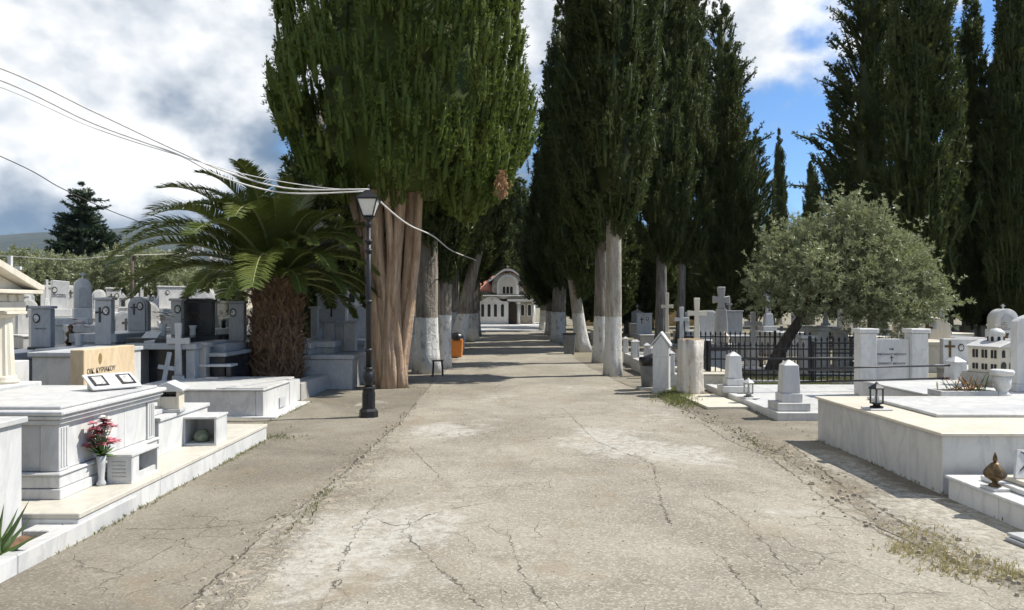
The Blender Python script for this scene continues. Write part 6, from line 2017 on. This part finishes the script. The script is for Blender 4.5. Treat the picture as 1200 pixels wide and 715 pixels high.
# ------------------------------------------------------------------ grass
def grass(name, lab, n, centers, L, W, mat, seed, kind='stuff'):
    rng = np.random.default_rng(seed)
    c = rng.integers(0, len(centers), n)
    C = np.array([[a, b] for a, b, *_ in centers])[c]
    Rr = np.array([[r1, r2] for _, _, r1, r2 in centers])[c]
    P2 = C + rng.normal(size=(n, 2)) * Rr * 0.5
    P = np.concatenate([P2, np.full((n, 1), 0.012)], 1)
    V = blades(P, np.tile([0, 0, 1.0], (n, 1)), L, W, 4, 0.55, rng)
    o = link(name, np_mesh(name, V, 4, mat, np.repeat(rng.random(n), 16)), None, None, kind)
    tag(o, lab, 'grass')
    return o


grass('dry_grass', 'dry yellow grass growing in the broken right road edge', 620, [(2.95, 5.35, 0.28, 0.3), (2.72, 5.0, 0.24, 0.16), (2.85, 4.85, 0.3, 0.2), (2.75, 4.6, 0.22, 0.2), (3.05, 4.55, 0.12, 0.3)], 0.035, 0.006, M_DRYGRASS, 4)
grass('green_grass', 'tuft of green grass round the stump and gabled pillar', 1000, [(3.05, 13.6, 0.3, 0.6), (2.9, 12.9, 0.35, 0.9), (3.12, 14.2, 0.3, 0.6)], 0.10, 0.009, M_GRASS, 5)
grass('weeds', 'low green and yellow weeds along the iron fence of the olive plot', 2000, [(4.6, 15.0, 0.6, 0.4), (5.4, 15.1, 0.8, 0.4), (6.2, 15.1, 0.8, 0.35), (7.2, 16.5, 2.0, 1.4), (5.8, 17.2, 2, 1.6)], 0.12, 0.012, M_GRASS, 6)
grass('crack_weeds', 'sparse dry weeds in the cracks and along the tomb edges beside the road', 620, [(-3.0, 6.3, 0.03, 1.6), (-3.0, 8.4, 0.03, 1.2), (3.76, 7.9, 0.03, 2.0), (3.79, 5.2, 0.03, 1.4), (3.8, 12.5, 0.03, 2.2), (-3.45, 11.8, 0.05, 1.5), (-1.62, 6.2, 0.08, 1.0), (-2.9, 9.3, 0.3, 0.2), (-2.4, 15.0, 0.8, 0.2), (2.9, 8.8, 0.12, 1.2)], 0.04, 0.006, M_GRASS, 7)


def litter(name, lab, n, box, seed, mat, size):
    rng = np.random.default_rng(seed)
    P = np.stack([rng.uniform(box[0], box[1], n), rng.uniform(box[2], box[3], n), np.full(n, 0.026)], 1)
    V = blades(P, norm(np.concatenate([rng.normal(size=(n, 2)), np.full((n, 1), 0.15)], 1)), size, size * 0.4, 1, 0.1, rng)
    o = link(name, np_mesh(name, V, 4, mat, np.repeat(rng.random(n), 4)), None, None, 'stuff')
    tag(o, lab, 'litter')


litter('leaf_litter', 'scattered dry leaf litter on the road under the cypresses', 1500, (-2.9, 3.4, 3.5, 30), 3, M_SOIL, 0.02)
# crumbs of broken concrete along the road edges
rng = np.random.default_rng(12)
mb = MB()
for i in range(300):
    if i % 3 == 0:
        y = rng.uniform(3.8, 12)
        x = float(left_edge(np.array(y))) + rng.normal() * 0.06
    else:
        y = rng.uniform(4, 13.5)
        x = float(right_edge(np.array(y))) + rng.normal() * 0.13 + 0.08
    s = rng.uniform(0.006, 0.028)
    h = s * rng.uniform(0.35, 0.7)
    a = rng.uniform(0, 3)
    vs = []
    for z, f in ((0.008, 1.0), (0.02 + h, 0.6)):
        for k in range(5):
            b = a + k * 1.2566
            q = s * f * rng.uniform(0.7, 1.2)
            vs.append((x + q * math.cos(b), y + q * math.sin(b) * 1.1, z))
    mb.add(vs, [(9, 8, 7, 6, 5)[::-1], (0, 1, 6, 5), (1, 2, 7, 6), (2, 3, 8, 7), (3, 4, 9, 8), (4, 0, 5, 9)])
o = mb.obj('concrete_crumbs', plain('concrete_crumb', (0.34, 0.30, 0.23), 0.95, 0, 0.4, 30), kind='stuff')
tag(o, 'crumbs of broken concrete strewn along both road edges', 'rubble')

# ------------------------------------------------------------------ air
def fn_haze_build():
    m = bpy.data.materials.new('haze')
    m.use_nodes = True
    m.node_tree.nodes.clear()
    t = NT(m.node_tree)
    v = t.add('ShaderNodeVolumePrincipled', {'Color': (0.62, 0.80, 1.0, 1), 'Density': 0.00005, 'Anisotropy': 0.0})
    o = t.n.new('ShaderNodeOutputMaterial')
    t.l.new(v.outputs[0], o.inputs['Volume'])
    return m


hz = MB().box(-6100, 6100, -3100, 6100, -12, 385).obj('haze', fn_haze_build(), kind='stuff')
tag(hz, 'thin bluish haze veiling the distant hills', 'haze')


# ------------------------------------------------------------------ flowers and lamps left on the graves
def bunch(lab, loc, pm, s, seed):
    r_ = random.Random(seed)
    t = thing('flower_bunch', lab, 'flowers', loc, r_.uniform(0, 6), 'bunches of flowers on the graves', s)
    MB().lathe([(0.05, 0), (0.06, 0.02), (0.05, 0.12), (0.075, 0.2), (0.06, 0.2)], 0, 0, 10).obj('vase', r_.choice([M_WHITE2, M_GREY, M_BLACK, M_BRONZE]), t, True)
    fl_, lv = MB(), MB()
    for k in range(26):
        a, e, q = r_.uniform(0, 6.28), r_.uniform(0.1, 1.5), r_.uniform(0.10, 0.2)
        c = Vector((math.cos(a) * math.cos(e) * q, math.sin(a) * math.cos(e) * q, 0.26 + math.sin(e) * q))
        for m in range(6):
            b = m * 1.05 + a
            o = Vector((math.cos(b), math.sin(b), 0.25)) * 0.045
            sd = Vector((-math.sin(b), math.cos(b), 0)) * 0.022
            (lv if k % 3 == 0 else fl_).add([c, c + o * 0.6 + sd, c + o, c + o * 0.6 - sd], [(0, 1, 2, 3)])
    fl_.obj('blossoms', pm, t)
    lv.obj('leaves', M_LEAF, t)


spots = [o for o in scene.objects if o.get('group') in ('graves in the middle left rows', 'graves in the middle right rows') or (o.get('category') in ('headstone', 'cross', 'shrine') and not o.get('group') and 12 < o.location.y < 24)]
rb = random.Random(55)
done = {}
items = []
for o in spots:
    tb = [c for c in o.children if c.name.startswith('cover_slab')]
    if not tb or rb.random() < 0.35:
        continue
    zt = max(v.co.z for v in tb[0].data.vertices)
    xs_ = [v.co.x for v in tb[0].data.vertices]
    lx = rb.uniform(min(xs_) + 0.15, max(xs_) - 0.15)
    p = o.location + Matrix.Rotation(o.rotation_euler.z, 3, 'Z') @ Vector((lx, -rb.uniform(0.25, 0.6), zt))
    side = 'left' if p.x < 0 else 'right'
    items.append((side, p.x / p.y, tuple(p), rb.randrange(4), rb.uniform(0.75, 1.15)))
items.sort(key=lambda q: (q[0], q[1]))
CN = [('pink', M_PETALP), ('white', M_PETALW), ('dark red', M_PETALR), ('orange', M_DRYLEAF)]
for side, _, p, ci, s in items:
    k = (side, ci)
    done[k] = done.get(k, 0) + 1
    bunch('%s vase of %s flowers from the left among the %s graves' % (ORD[min(done[k] - 1, 19)], CN[ci][0], side), p, CN[ci][1], s, hash((side, round(p[0], 2))) % 999)
